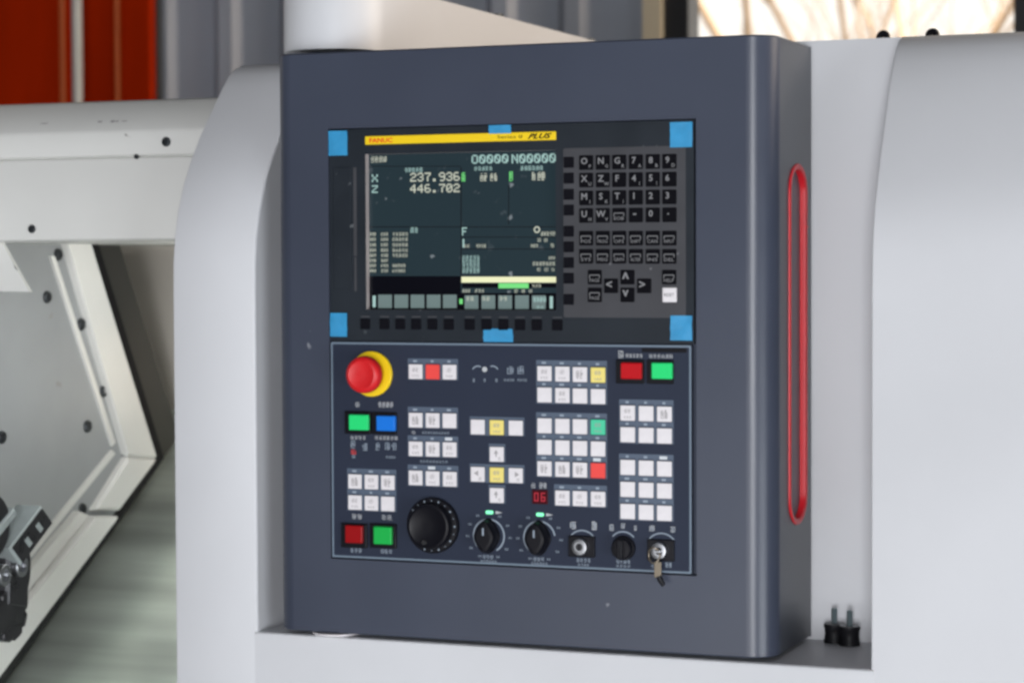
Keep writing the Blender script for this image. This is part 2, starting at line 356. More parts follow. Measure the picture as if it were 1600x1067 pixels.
# rounded sheet edges along the recess and the outer edge
def edge(mb, x, sgn, prof, depth):
    for i in range(len(prof)-1):
        (y0,z0),(y1,z1) = prof[i], prof[i+1]
        if min(y0, y1) > depth-0.004: break
        d0, d1 = max(depth, y0+.0031), max(depth, y1+.0031)
        pts = [(x-sgn*c, 0), (x-sgn*c*.3, c*.3), (x, c)]
        for (xa,da),(xb,db) in zip(pts[:-1], pts[1:]):
            mb.face([(xa,y0+da,z0),(xb,y0+db,z0),(xb,y1+db,z1),(xa,y1+da,z1)], 0, True)
        mb.face([(x,y0+c,z0),(x,d0,z0),(x,d1,z1),(x,y1+c,z1)], 0, False)
edge(mb, XL, 1, PROF[:-3], Y_BACK); edge(mb, XE, -1, PROF_R[:-3], Y_BACK); edge(mb, XO, -1, [(0,Z_FLOOR+.12)]+PROF[:-2], 0.5)
mb.build('front_panel', 'white', lathe)
mb = MB(); mb.face([(XL,.0040,Z_REC),(XE,.0040,Z_REC),(XE,Y_BACK,Z_REC),(XL,Y_BACK,Z_REC)])
mb.build('recess_floor', 'white', lathe)
mb = MB(); mb.box(XL-.001, XE+.001, Y_BACK, Y_BACK+.02, Z_REC-.01, .3195); mb.build('recess_back', 'white', lathe)
mb = MB(); mb.box(-.30, XEND, .30, .80, -.9, .10); mb.build('machine_base', 'cream', lathe)
for v in (0,):
    mb = MB()
    for px, py in ((1380,53),(1457,48)): pass
def eye(px, py, y):
    p = on_y(px, py, y); mb = MB()
    zb = .3155
    mb.loops([[(p.x+.0085*math.cos(a*R(30)), y+.0085*math.sin(a*R(30)), z) for a in range(12)] for z in (zb, zb+.003)], 0, False)
    mb.tube([(p.x+.0042*math.cos(a*R(22.5)), y, zb+.0065+.0046*math.sin(a*R(22.5))) for a in range(16)], .0038, 8, True)
    mb.build('lifting_eye', 'black', lathe)
eye(1380, 52, .19); eye(1457, 47, .19)
# upper beam over the door opening
mb = MB()
XB0 = -1.5
strip(mb, XB0, XO-.0006, [(.106,.111),(.1015,.113),(.100,.116),(.100,.2060),(.1012,.2080),(.106,.2090)])
strip(mb, XB0, XO-.0006, [(.106,.2110),(.0975,.2110),(.0965,.2130),(.0965,.2375),(.099,.2425),(.133,.2755),(.142,.279),(.17,.281),(.5,.283)])
strip(mb, XB0, XO-.0006, [(.106,.2090),(.107,.2100),(.106,.2110)], False)
strip(mb, XB0, XO-.0006, [(.106,.111),(.8,.111)], False)
mb.build('top_beam', 'cream', lathe)
def screw(px, py, plane, val, rad=.0048, parent=None, name='screw'):
    """button-head socket screw on a plane y=val (facing -Y) or x=val (facing +X)"""
    mb = MB(); n = 18
    def P(a, r, h, c0):
        return (c0.x+r*math.cos(a), c0.y-h, c0.z+r*math.sin(a)) if plane == 'y' else (c0.x+h, c0.y+r*math.cos(a), c0.z+r*math.sin(a))
    c0 = on_y(px, py, val) if plane == 'y' else on_x(px, py, val)
    L = [[P(2*math.pi*i/n, r*rad, h*rad, c0) for i in range(n)] for r, h in ((1,0),(1,.18),(.85,.42),(.6,.5),(.5,.5),(.42,.28))]
    mb.loops(L, 0, True); return mb.build(name, 'screwdark', parent or lathe)
screw(260, 222, 'y', .0965, .0058); screw(50, 358, 'y', .100, .0052); screw(213, 245, 'y', .0963, .003)
# scuff marks on the beam slope
mb = MB()
for px, py, l, t in ((157,196,.010,.0035),(177,197,.008,.005),(184,197,.006,.003),(195,195,.010,.002),(70,190,.014,.002)):
    p = on_y(px, py, .109); y0 = p.y-.0012; z0 = .2425+(y0-.0985)*.97+.0008
    pts = [(p.x+l*.5*math.cos(a_)*random.uniform(.7,1), math.sin(a_)*t*.5*random.uniform(.7,1)) for a_ in [k*math.pi/4 for k in range(8)]]
    mb.face([(x, y0+q*.7, z0+q*.7) for x, q in pts])
mb.build('scuff', 'inkd', lathe, 'stuff')
# --- inside the work area
XH = -0.80
def xp(px, py, x): q = on_x(px, py, x); return (x, q.y, q.z)
def slab_x(mb, pts, x0, x1, mi=0, c=.002):
    """polygon of photo points seen on plane x1, extruded from x0 (back) to x1 (front, +X)"""
    yz = [(on_x(px, py, x1).y, on_x(px, py, x1).z) for px, py in pts]
    cy = sum(p[0] for p in yz)/len(yz); cz = sum(p[1] for p in yz)/len(yz)
    def ins(d):
        out = []
        for y, z in yz:
            v = Vector((y-cy, z-cz)); l = v.length; v *= (l-d)/l; out.append((v.x+cy, v.y+cz))
        return out
    mb.loops([[(x0,y,z) for y,z in yz],[(x1-c,y,z) for y,z in yz],[(x1,y,z) for y,z in ins(c*1.4)]], mi, False)
mb = MB()
slab_x(mb, [(-260,330),(130,330),(243,716),(-60,1130),(-420,1130)], -1.0, XH)
head = mb.build('headstock_cover', 'head', lathe)
mb = MB(); slab_x(mb, [(92,330),(127,330),(246,716),(202,713)], XH-.01, XH+.012, c=.004); mb.build('cover_flange', 'cream', head)
mb = MB(); slab_x(mb, [(202,714),(246,717),(189,797),(150,797)], XH-.01, XH+.012, c=.004); mb.build('cover_flange', 'cream', head)
mb = MB(); slab_x(mb, [(152,806),(187,806),(-60,1138),(-108,1132)], XH-.01, XH+.022, c=.004); mb.build('cover_flange', 'cream', head)
mb = MB(); slab_x(mb, [(126,798),(140,804),(-120,1128),(-145,1118)], XH-.01, XH+.012, c=.003); mb.build('cover_flange', 'cream', head)
mb = MB(); slab_x(mb, [(80,400),(86,400),(181,692),(176,697)], XH-.01, XH+.004, c=.001); mb.build('cover_rib', 'cream', head)
mb = MB(); slab_x(mb, [(176,703),(181,708),(-80,1030),(-88,1024)], XH-.01, XH+.004, c=.001); mb.build('cover_rib', 'cream', head)
for px, py in ((90,398),(73,464),(126,507),(161,611),(136,666),(195,709),(128,795),(2,683)):
    inflange = (px, py) in ((126,507),(161,611),(195,709))
    screw(px, py, 'x', XH+(.0005), .0085, head)
mb = MB(); slab_x(mb, [(-200,330),(140,330),(258,716),(-46,1146),(-400,1150)], -1.01, XH-.015); mb.build('cover_gap_shade', 'rubber', lathe)  # black strip put in to draw the dark gap round the cover
mb = MB(); slab_x(mb, [(-200,330),(172,330),(292,716),(240,730),(-300,1100)], -1.05, XH-.06); mb.build('headstock_shade_plate', 'casing_and_shade', lathe)  # dark plate put in to draw the shadow band beside the flange
mb = MB(); mb.box(-1.6, -.40, .86, .88, -.6, .115); mb.build('inner_wall', 'inner', lathe)
# sloping way covers: three overlapping stainless sheets
def wz(y): return -.262 + (y-.66)*.60
for k, (ya, yb) in enumerate(((.86,.60),(.60,.38),(.38,.16),(.16,-.0))):
    mb = MB(); d = .0028*k
    P = [(-1.4,ya+.02,wz(ya+.02)+d),(-.412,ya+.02,wz(ya+.02)+d),(-.412,yb,wz(yb)+d),(-1.4,yb,wz(yb)+d)]
    Q = [(x,y,z-.0024) for x,y,z in P]
    mb.raw(P+Q, [(0,1,2,3),(7,6,5,4),(0,3,7,4),(1,5,6,2),(3,2,6,7),(0,4,5,1)])
    mb.build('way_cover', 'stainless', lathe)
# cream corner plate hanging below the beam at the left
mb = MB(); a = on_y(0,372,.13); b = on_y(46,456,.13); 
mb.loops([[(a.x-.3,y,.1105),(a.x-.002,y,.1105),(a.x,y,a.z-.002),(b.x,y,b.z),(b.x-.3,y,b.z+.004)] for y in (.136,.13)], 0, False, True, True)
mb.build('corner_plate', 'cream', lathe)

# ------------------------------------------------------------------ chuck with jaws in the work area
XC = -0.66
cc = on_x(-2, 892, XC)
chuck = thing('lathe_chuck', 'dark steel lathe chuck with stepped jaws at the lower left of the open work area', 'chuck', (XC, cc.y, cc.z))
def cyl_x(mb, x_r, cy, cz, n=48, mi=0, cap0=False):
    mb.loops([[(x, cy+r*math.cos(2*math.pi*i/n), cz+r*math.sin(2*math.pi*i/n)) for i in range(n)] for x, r in x_r], mi, True, cap0, True)
mb = MB(); cyl_x(mb, [(XH+.003,.07),(-.76,.07),(-.758,.068),(XC-.004,.070),(XC,.067),(XC,.034),(XC-.02,.032)], cc.y, cc.z); mb.build('chuck_body', 'darksteel', chuck)
def slant_box(mb, p, u, v, x0, x1, c=.0025, mi=0):
    """box standing along X; its end face starts at (y, z) = p and spans u and v"""
    def Q(a, b, x): return (x, p[0]+u[0]*a+v[0]*b, p[1]+u[1]*a+v[1]*b)
    lu = math.hypot(*u); lv = math.hypot(*v); i = c/lu; j = c/lv
    mb.loops([[Q(0,0,x0),Q(1,0,x0),Q(1,1,x0),Q(0,1,x0)],[Q(0,0,x1-c),Q(1,0,x1-c),Q(1,1,x1-c),Q(0,1,x1-c)],[Q(i,j,x1),Q(1-i,j,x1),Q(1-i,1-j,x1),Q(i,1-j,x1)]], mi, False, True)
XJ = XC+.034
pj = on_x(66, 790, XJ); U = (-.068, -.043); V = (.024, -.022)
def jaw(rot):
    """top jaw with a light ground flank and two slots in its end face, coloured dark for shade"""
    ca, sa = math.cos(rot), math.sin(rot)
    def W(y, z): dy, dz = y-cc.y, z-cc.z; return (cc.y+dy*ca-dz*sa, cc.z+dy*sa+dz*ca)
    rv = lambda q: (q[0]*ca-q[1]*sa, q[0]*sa+q[1]*ca)
    mb = MB(); slant_box(mb, W(pj.y, pj.z), rv(U), rv(V), XC-.002, XJ); j = mb.build('jaw', 'ground', chuck)
    mb = MB(); p2 = (pj.y+U[0]*.04+V[0]*.06, pj.z+U[1]*.04+V[1]*.06)
    slant_box(mb, W(*p2), rv((U[0]*.92,U[1]*.92)), rv((V[0]*.88,V[1]*.88)), XJ-.004, XJ+.0015, .0004); mb.build('jaw_shade_face', 'darksteel', j)  # dark plate gives the jaw's end face its shade
    for f in (.26, .60):
        mb = MB(); p3 = (pj.y+U[0]*f+V[0]*.30, pj.z+U[1]*f+V[1]*.30)
        slant_box(mb, W(*p3), rv((U[0]*.10,U[1]*.10)), rv((V[0]*.42,V[1]*.42)), XJ, XJ+.0024, .0006); mb.build('jaw_slot', 'ground', j)
for a in (0,): jaw(R(a))
# clamping block with a bolt below the jaw, and a toothed collar in front of it
pb = on_x(14, 846, XC+.022); mb = MB(); slant_box(mb, (pb.y, pb.z), (.045,-.010), (-.004,-.075), XC-.002, XC+.022, .004); mb.build('clamp_block', 'darksteel', chuck)
pb = on_x(28, 884, XC+.023)
for q in range(2):
    mb = MB(); cyl_x(mb, [(XC+.0215,.0125),(XC+.0290,.0125),(XC+.030,.0115),(XC+.030,.007),(XC+.026,.0065)], pb.y-.035*q, pb.z-.006*q, 24); mb.build('clamp_bolt', 'steel', chuck)
XG = XC+.02
pc = on_x(20, 960, XG)
mb = MB(); cyl_x(mb, [(XG-.10,.0305),(XG-.018,.0305),(XG-.0175,.029)], pc.y, pc.z, 40); mb.build('collar', 'steel', chuck)
mb = MB(); n = 64; L = []
for x, r in ((XG-.0172,.0312),(XG-.0170,.0322),(XG-.002,.0322),(XG,.0302),(XG,.016)):
    L.append([(x, pc.y+(r-(.0035 if (i//2) % 4 == 0 else 0))*math.cos(2*math.pi*i/n), pc.z+(r-(.0035 if (i//2) % 4 == 0 else 0))*math.sin(2*math.pi*i/n)) for i in range(n)])
mb.loops(L, 0, False); mb.build('toothed_ring', 'darksteel', chuck)
pu = on_x(-20, 822, XC+.02); mb = MB(); cyl_x(mb, [(XC-.06,.040),(XC+.022,.040),(XC+.026,.037)], pu.y, pu.z, 40); mb.build('round_jaw', 'darksteel', chuck)
pw = on_x(24, 793, XC+.030); mb = MB(); slant_box(mb, (pw.y, pw.z), (-.07,-.040), (.006,-.010), XC+.010, XC+.030); mb.build('ground_wedge', 'ground', chuck)

# ================================================================== SUPPORT ARM
arm = thing('support_arm', 'white rounded box arm reaching back above the left end of the dark cabinet', 'arm', (-.246, .09, .3185))
AX, AY, AR = -.246, .090, .060
out = [(AX+AR, .80)] + [(AX+AR*math.cos(R(-a)), AY-AR*math.sin(R(a))) for a in range(0, 181, 10)] + [(AX-AR, .80)]
mb = MB()
cr = .003
mb.loops([[(x,y,.3195) for x,y in out],[(x,y,.3905) for x,y in out],[(AX+(x-AX)*.98,y+.0008,.3935) for x,y in out]], 0, True, True, True)
mb.build('arm_body', 'white', arm)
for px, py in ((787,27),(930,61)):
    p = on_x(px, py, -.190); mb = MB()
    mb.loops([[(-.196+.005*math.cos(R(a)), p.y+.009*math.sin(R(a)), z) for a in range(0,360,30)] for z in (.392,.398)], 0, False)
    mb.build('arm_bolt', 'screwdark', arm)

# ================================================================== CONTROL CABINET
XR, XLC, RR, RL = .2837, -.2800, .0285, .020
ZT, ZB, YD = .3122, -.3208, .1565
cab = thing('control_cabinet', 'dark slate machine control cabinet with screen, keypads and knobs set in the white enclosure', 'control cabinet', (0, .08, ZB))
mb = MB()
prof = [(XLC, YD)] + [(XLC+RL-RL*math.cos(R(a)), RL-RL*math.sin(R(a))) for a in range(0, 91, 10)]
prof2 = [(XR-RR+RR*math.sin(R(a)), RR-RR*math.cos(R(a))) for a in range(0, 91, 6)]
OX0, OX1, OZ0, OZ1, OD = -.2140, .2030, -.2392, .2292, .0125     # opening in the front sheet
def wall(mb, P, z0, z1, mi=0):
    base = len(mb.v)
    for x, y in P: mb.v += [(x,y,z0),(x,y,z1)]
    for i in range(len(P)-1):
        a = base+2*i; mb.f.append((a,a+2,a+3,a+1)); mb.mi.append(mi); mb.sm.append(True)
bz = .0018
wall(mb, prof, ZB+bz, ZT-bz); wall(mb, prof2, ZB+bz, ZT-bz)
full = prof + prof2 + [(XR, YD)]
def inset(d):
    cx = (XR+XLC)/2
    return [(x+(d if x < XLC+RL*.9 else -d if x > XR-RR*.9 else 0), y+d if y < YD-.01 else y) for x, y in full]
for za, zb in ((ZT-bz, ZT), (ZB+bz, ZB)):
    o_ = full; i_ = inset(bz)
    for k in range(len(full)-1):
        mb.face([(*o_[k],za),(*o_[k+1],za),(*i_[k+1],zb),(*i_[k],zb)], 0, True)
    mb.face([(x,y,zb) for x,y in i_])
fx0, fx1 = XLC+RL, XR-RR
ring_face(mb, [(fx0,0,ZB+bz),(fx1,0,ZB+bz),(fx1,0,ZT-bz),(fx0,0,ZT-bz)], [(OX0,0,OZ0),(OX1,0,OZ0),(OX1,0,OZ1),(OX0,0,OZ1)])
e = .0012
for (xa,za),(xb,zb) in (((OX0,OZ0),(OX1,OZ0)),((OX1,OZ0),(OX1,OZ1)),((OX1,OZ1),(OX0,OZ1)),((OX0,OZ1),(OX0,OZ0))):
    mb.face([(xa,0,za),(xb,0,zb),(xb,OD,zb),(xa,OD,za)])
mb.face([(OX0,OD,OZ0),(OX1,OD,OZ0),(OX1,OD,OZ1),(OX0,OD,OZ1)])
# side sheet with the hand slot
side_i = len(mb.f)
SY, SZ0, SZ1, SR = .0985, -.167, .159, .0345
def stadium(r, x, n=14):
    P = [(x, SY+r*math.cos(R(180*k/n)), SZ1-.004+r*.82*math.sin(R(180*k/n))) for k in range(n+1)]
    P += [(x, SY-r*math.cos(R(180*k/n)), SZ0+.004-r*.82*math.sin(R(180*k/n))) for k in range(n+1)]
    return P
ring_face(mb, [(XR,RR,ZB+bz),(XR,YD,ZB+bz),(XR,YD,ZT-bz),(XR,RR,ZT-bz)], stadium(SR, XR))
mb.loops([stadium(SR, XR), stadium(SR, XR-.0055)], 0, True, False, True)
for q in range(side_i, len(mb.f)): mb.mi[q] = 1
mb.face([(XLC,YD,ZB),(XR,YD,ZB),(XR,YD,ZT),(XLC,YD,ZT)])
mb.build('housing', ['cab', 'cabside'], cab)
# red trim round the hand slot
mb = MB()
def sring(spec): mb.loops([stadium(r, x) for r, x in spec], 0, True, False, False)
sring([(SR+.0030,XR+.0002),(SR+.0028,XR+.0012),(SR+.0016,XR+.0020),(SR-.0026,XR+.0020),(SR-.0044,XR+.0010),(SR-.0047,XR-.001),(SR-.0047,XR-.0050),(SR-.001,XR-.0053)])
hd = mb.build('hand_slot_trim', 'handle', cab)
M['slot'] = mat('slot_back_paint', (0.125, 0.145, 0.17), 0.45, var=0.05)
mb = MB(); mb.face(stadium(SR-.0005, XR-.0053)); mb.build('slot_back', 'slot', cab)
mb = MB(); mb.box(XR-.0045, XR+.0026, SY+SR-.0046, SY+SR+.0041, .1195, .1205); mb.build('trim_joint', 'estop', hd)

# ---- display unit
YB = .0012                                    # front of the bezel
scr0, scr1 = on_y(571, 243, YB), on_y(869, 485, YB)
sx0, sx1, sz1, sz0 = scr0.x, scr1.x, on_y(571,241.5,YB).z, scr1.z
bx0, bx1, bz0, bz1 = OX0+.0006, OX1-.0028, -.0008, OZ1-.0014
mb = MB()
ring_face(mb, [(bx0,YB,bz0),(bx1,YB,bz0),(bx1,YB,bz1),(bx0,YB,bz1)], [(sx0,YB,sz0),(sx1,YB,sz0),(sx1,YB,sz1),(sx0,YB,sz1)])
for (xa,za),(xb,zb) in (((bx0,bz0),(bx1,bz0)),((bx1,bz0),(bx1,bz1)),((bx1,bz1),(bx0,bz1)),((bx0,bz1),(bx0,bz0))):
    mb.face([(xa,YB,za),(xb,YB,zb),(xb,.0055,zb),(xa,.0055,za)])
mb.build('display_bezel', 'bezel', cab)
SD = .0095
mb = MB()
for (xa,za),(xb,zb) in (((sx0,sz0),(sx1,sz0)),((sx1,sz0),(sx1,sz1)),((sx1,sz1),(sx0,sz1)),((sx0,sz1),(sx0,sz0))):
    mb.face([(xa,YB,za),(xb,YB,zb),(xb,SD,zb),(xa,SD,za)])
    
mb.build('screen_trim', 'silver', cab)
mb = MB(); quad(mb, sx0, sx1, sz0, sz1, SD, 0)
screen = mb.build('screen', 'lcd', cab)
YS = SD-.0003
def sp(px, py): q = on_y(px, py, YS); return q.x, q.z
def srect(mb, x0, y0, x1, y1, mi=0, dy=0.0):
    a = on_y(x0, y0, YS); b = on_y(x1, y0, YS); c_ = on_y(x1, y1, YS); d = on_y(x0, y1, YS)
    mb.face([(p.x, YS-dy, p.z) for p in (a, b, c_, d)], mi)
def stext(mb, s, x0, y0, x1, y1, mi=0):
    a = sp(x0, y0); b = sp(x1, y0); c_ = sp(x0, y1)
    pixtext(mb, s, a[0], a[1], b[0]-a[0], a[1]-c_[1], YS-.0002, mi)
def smudge(mb, x0, y0, x1, y1, mi=0, n=3):
    a = sp(x0, y0); c_ = sp(x1, y1); strokes(mb, (a[0]+c_[0])/2, (a[1]+c_[1])/2, c_[0]-a[0], a[1]-c_[1], YS-.0002, mi, n)
mb = MB()
srect(mb, 577, 431.5, 720, 460, 0); srect(mb, 577, 458, 869, 486, 0, .00005); srect(mb, 722, 443, 869, 449.5, 0)
mb.build('dark_band', 'lcdblack', screen)
mb = MB()
srect(mb, 577, 259.5, 720, 260.7); srect(mb, 719.5, 262, 721.5, 432); srect(mb, 794, 290, 795.5, 351)
for y in (354,): srect(mb, 577, y, 869, y+1.6)
srect(mb, 721.5, 370, 869, 371.4); srect(mb, 721.5, 388.5, 869, 390)
mb.build('divider_line', 'lcdline', screen)
mb = MB()
for k in range(5): srect(mb, 591+25.3*k, 460.5, 612.5+25.3*k, 481.5, 0, .0001)
for k in range(5): srect(mb, 726+26.3*k, 461.5, 747.5+26.3*k, 483, 0, .0001)
mb.build('softkey_box', 'lcdbox', screen)
mb = MB()
stext(mb, '237.936', 641, 270.5, 720, 284); stext(mb, '446.702', 641, 288.5, 720, 301.5)
smudge(mb, 579, 244.5, 605, 253.5, 0, 4)
for k, yy in enumerate((366,374,382.5,391,399,407,415,423)):
    smudge(mb, 577.5, yy-2.6, 588, yy+2.6, 0, 3); smudge(mb, 595, yy-2.6, 607, yy+2.6, 0, 3)
    if k != 5: smudge(mb, 613, yy-2.6, (638 if k < 5 else 634), yy+2.6, 0, 5)
smudge(mb, 750, 271, 762, 283, 0, 2); smudge(mb, 766, 271, 777, 283, 0, 2); smudge(mb, 831, 269, 837, 282, 0, 1); smudge(mb, 840, 268.5, 852, 282, 0, 2)
for x0, y0, x1, y1, n in ((724,382,734,387,2),(744,381.5,760,387,4),(829,381.5,841,386.5,3),(860,380.5,867,387,1),(845,362,868,368.5,5),(839,372.5,847,378,1),(849,372.5,857,378,1),
   (857,400.5,868,405.5,3),(832,409,868,415,7),(838,418.5,846,424,1),(850,418.5,858,424,1),(861,418.5,868,424,1),(722.5,451.5,735,457,3),(742,451.5,757,457,3),(803,452,811,457.5,1),(814,452,822,457.5,1),(825,452,833,457.5,1),(831,444,846,449,3)):
    smudge(mb, x0, y0, x1, y1, 0, n)
for x0 in (728, 753, 780): smudge(mb, x0, 463, x0+13, 470, 0, 2)
for cx, cy, r_ in ((839,359,5.5),):
    a = sp(cx, cy); n = 16; rr_ = .0036
    for k in range(n):
        a0, a1 = 2*math.pi*k/n, 2*math.pi*(k+1)/n
        mb.face([(a[0]+q*math.cos(t), YS-.0002, a[1]+q*math.sin(t)) for q, t in ((rr_,a0),(rr_,a1),(rr_*.6,a1),(rr_*.6,a0))])
mb.build('screen_text', 'lcdwhite', screen, 'stuff')
mb = MB()
stext(mb, 'O\u2205\u2205\u2205\u2205', 737, 242.5, 796, 256); stext(mb, 'N\u2205\u2205\u2205\u2205\u2205', 799.5, 241.5, 870, 255.5)
stext(mb, 'X', 581, 273, 592, 284.5); stext(mb, 'Z', 581, 290, 592, 301.5)
smudge(mb, 632, 262.5, 661, 269, 0, 5); smudge(mb, 741, 260.5, 770, 266.5, 0, 5); smudge(mb, 813, 259.5, 849, 266, 0, 6)
smudge(mb, 641, 355, 654, 364, 0, 2); stext(mb, 'F', 722, 355.5, 731, 368)
srect(mb, 723, 373.5, 725.5, 387, 0, .0002)
for yy in (402, 408, 414, 420.5, 424): smudge(mb, 722, yy-3, 750, yy+3, 0, 5)
srect(mb, 582.5, 462, 587, 480, 0, .0002); srect(mb, 859, 463, 864, 482, 0, .0002)
smudge(mb, 833, 464, 854, 472, 0, 4); smudge(mb, 838, 478, 850, 482, 0, 2)
mb.build('screen_text', 'lcdcyan', screen, 'stuff')
mb = MB()
smudge(mb, 721, 269, 728, 284, 0, 1); smudge(mb, 795, 268, 802, 283, 0, 1); srect(mb, 779, 442.5, 826, 450.5, 0, .0001)
srect(mb, 718, 467, 723, 475, 0, .0003)
mb.build('screen_text', 'lcdgreen', screen)
mb = MB(); srect(mb, 721, 432.5, 869, 441.5, 0, .0001); mb.build('status_bar', 'lcdcream', screen)
# yellow brand strip
a = on_y(571, 213.5, YB); b = on_y(869, 208.5, YB); c_ = on_y(571, 226.5, YB)
syc, sxc, sw, sh = (a.z+c_.z)/2, (a.x+b.x)/2, b.x-a.x, a.z-c_.z
mb = MB(); plate(mb, sxc, syc, sw, sh, YB, YB-.0012, .0008, .0004)
strip_o = mb.build('brand_strip', 'yellow', cab)
mb = MB(); text(mb, 'FANUC', on_y(596,220,YB).x, syc-.0002, YB-.0014, .0052, .0275, 0, .032); mb.build('brand_lettering', 'orange', strip_o)
mb = MB(); text(mb, 'Series 0', on_y(797,216,YB).x, syc, YB-.0014, .0034, .0280, 0, .0); text(mb, 'i', on_y(816,216,YB).x, syc, YB-.0014, .0040, None, 0, .01, .3)
text(mb, 'PLUS', on_y(844,214,YB).x, syc, YB-.0014, .0058, .0270, 0, .035, .45)
mb.build('series_lettering', 'black', strip_o)
# memory card cover at the left of the screen
mb = MB(); a = on_y(521, 262, YB); b = on_y(550, 452, YB)
plate(mb, (a.x+b.x)/2, (a.z+b.z)/2, b.x-a.x, a.z-b.z, YB, YB-.0010, .001, .0004)
mb.build('card_cover', 'bezel', cab)
mb = MB(); a = on_y(552, 262, YB); b = on_y(558, 400, YB); cc2 = on_y(558, 455, YB)
quad(mb, a.x, b.x, b.z, a.z, YB-.0003); quad(mb, a.x+.0006, b.x-.0006, cc2.z, b.z-.0015, YB-.0003)
mb.build('card_slot', 'bezel_pad', cab)
# keypad film
mb = MB(); a = on_y(880, 232, YB); b = on_y(1072, 497, YB)
plate(mb, (a.x+b.x)/2, (a.z+b.z)/2, b.x-a.x, a.z-b.z, YB, YB-.0006, .002, .0002); mb.build('keypad_film', 'bezel_pad', cab)
YK = YB-.0006
# soft keys
sk = [(x, 506.2+(x-570)*.006) for x in (570.2,600.2,624.8,649.7,675,700.7,733.4,759.7,786,812,838.3,870.3)]
sv = [(888.4, y) for y in (253.9,278.6,303.9,328.5,361.6,385.9,410.5,434.9,467.9)]
mbs = MB(); plate(mbs, 0, 0, .0112, .0112, .001, -.0014, .0008, .0006)
proto = mbs.build('soft_key', 'soft', None)
me_soft = proto.data; bpy.data.objects.remove(proto)
def put(me, name, x, z, y, parent=cab, label=None):
    o = bpy.data.objects.new(name, me); COL.objects.link(o); o.location = (x, y, z); link(o, parent)
    if label: o['label'] = label
    return o
mbt = MB()
for i, (px, py) in enumerate(sk+sv):
    p = on_y(px, py, YK-.001); put(me_soft, 'soft_key', p.x, p.z, YK)
    if i < 12: quad(mbt, p.x-.0052, p.x+.0052, p.z+.0072, p.z+.0088, YB-.0003)
mbt.build('soft_key_mark', 'bezel_pad', cab)
# keyboard
cols = (915.7,941.7,967.3,993.3,1019.7,1045.7)
rows = ((254.3,252.4),(281.8,280.3),(309.6,307.9),(337,335.8),(372.4,372.3),(400.6,400.8))
leg = [['OP','NQ','GR','7A','8B','9D'],['XU','ZW','F','4[','5]','6'],['MI','SK','TJ','1','2','3'],['UH','WV','EOB','-','0','.'],['POS','PROG','OFS','SHIFT','CAN','INPUT'],['SYS','MSG','GRPH','ALTER','INS','DEL']]
def mdi(px, py, body='key', main='', sub='', word='', bmat='key'):
    p = on_y(px, py, YK-.001); mb = MB()
    plate(mb, 0, 0, .0152, .0150, .0008, -.0016, .001, .0007, 0)
    y = -.00172
    if word:
        quad(mb, -.0058, .0058, .0018, .0026, y, 1); quad(mb, -.0058, -.005, -.001, .0026, y, 1); quad(mb, .005, .0058, -.001, .0026, y, 1)
        text(mb, word, 0, -.0032, y, .0034, .0108, 1, .0)
    else:
        if main: text(mb, main, -.0018, .0016, y, .0068, None, 1, .02) if main not in '-.' else text(mb, main, -.001, .001, y, None, .0034 if main == '-' else .0018, 1, .02)
        if sub: text(mb, sub, .0045, -.0040, y, .0036, None, 1, .01)
    o = mb.build('keyboard_key', [bmat, 'keyink'], cab); o.location = Vector((p.x, YK, p.z)) - cab.location
    return o
for r, (ya, yb) in enumerate(rows):
    for k, px in enumerate(cols):
        s = leg[r][k]; py = ya+(yb-ya)*k/5
        if r < 4 and s != 'EOB': mdi(px, py, main=s[0], sub=s[1:])
        else: mdi(px, py, word=s)
for px, py, wd, mn in ((929.2,433.2,'PAGE',''),(929.2,460.8,'PAGE',''),(954.5,446.7,'','<'),(980.2,433.2,'','^'),(980.2,460.8,'','v'),(1006.2,446.7,'','>'),(1045.3,433.2,'HELP','')):
    mdi(px, py, word=wd, main=mn)
o = mdi(1046.0, 460.8, bmat='keywhite'); o['label'] = 'white reset key'
mb = MB(); p = on_y(1046.0,460.8,YK-.001); text(mb, 'RESET', p.x-.0002, p.z, YK-.0018, .0034, .0105, 0, .0); mb.build('reset_lettering', 'bezel_pad', o)

# ---- operator panel
YO = .0010
a = on_y(520, 534, YO); b = on_y(1081.5, 897, YO)
px0, px1, pz1, pz0 = OX0+.0012, OX1-.0055, -.0022, OZ0+.0016
mb = MB()
mb.loops([rrect((px0+px1)/2, (pz0+pz1)/2, px1-px0, pz1-pz0, .001, y) for y in (.0058, YO)], 0, False)
op = mb.build('operator_plate', 'op', cab)
mb = MB(); tb = .0021
ring = [rrect((px0+px1)/2, (pz0+pz1)/2, px1-px0-2*d, pz1-pz0-2*d, .0012, YO-.0005) for d in (.0003, .0003+tb)]
ring_face(mb, ring[0], ring[1]); mb.build('plate_border', 'oprim', op)
PR = MB()      # all white print on the navy film
PB = MB()
def ppos(px, py, y=YO): q = on_y(px, py, y); return q.x, q.z
def cap_txt(px, py, wpx, hpx, n, mbx=None):
    x, z = ppos(px, py); strokes(mbx or PR, x, z, wpx*.00073, hpx*.00067, YO-.0004, 0, n)
KEYS = {}
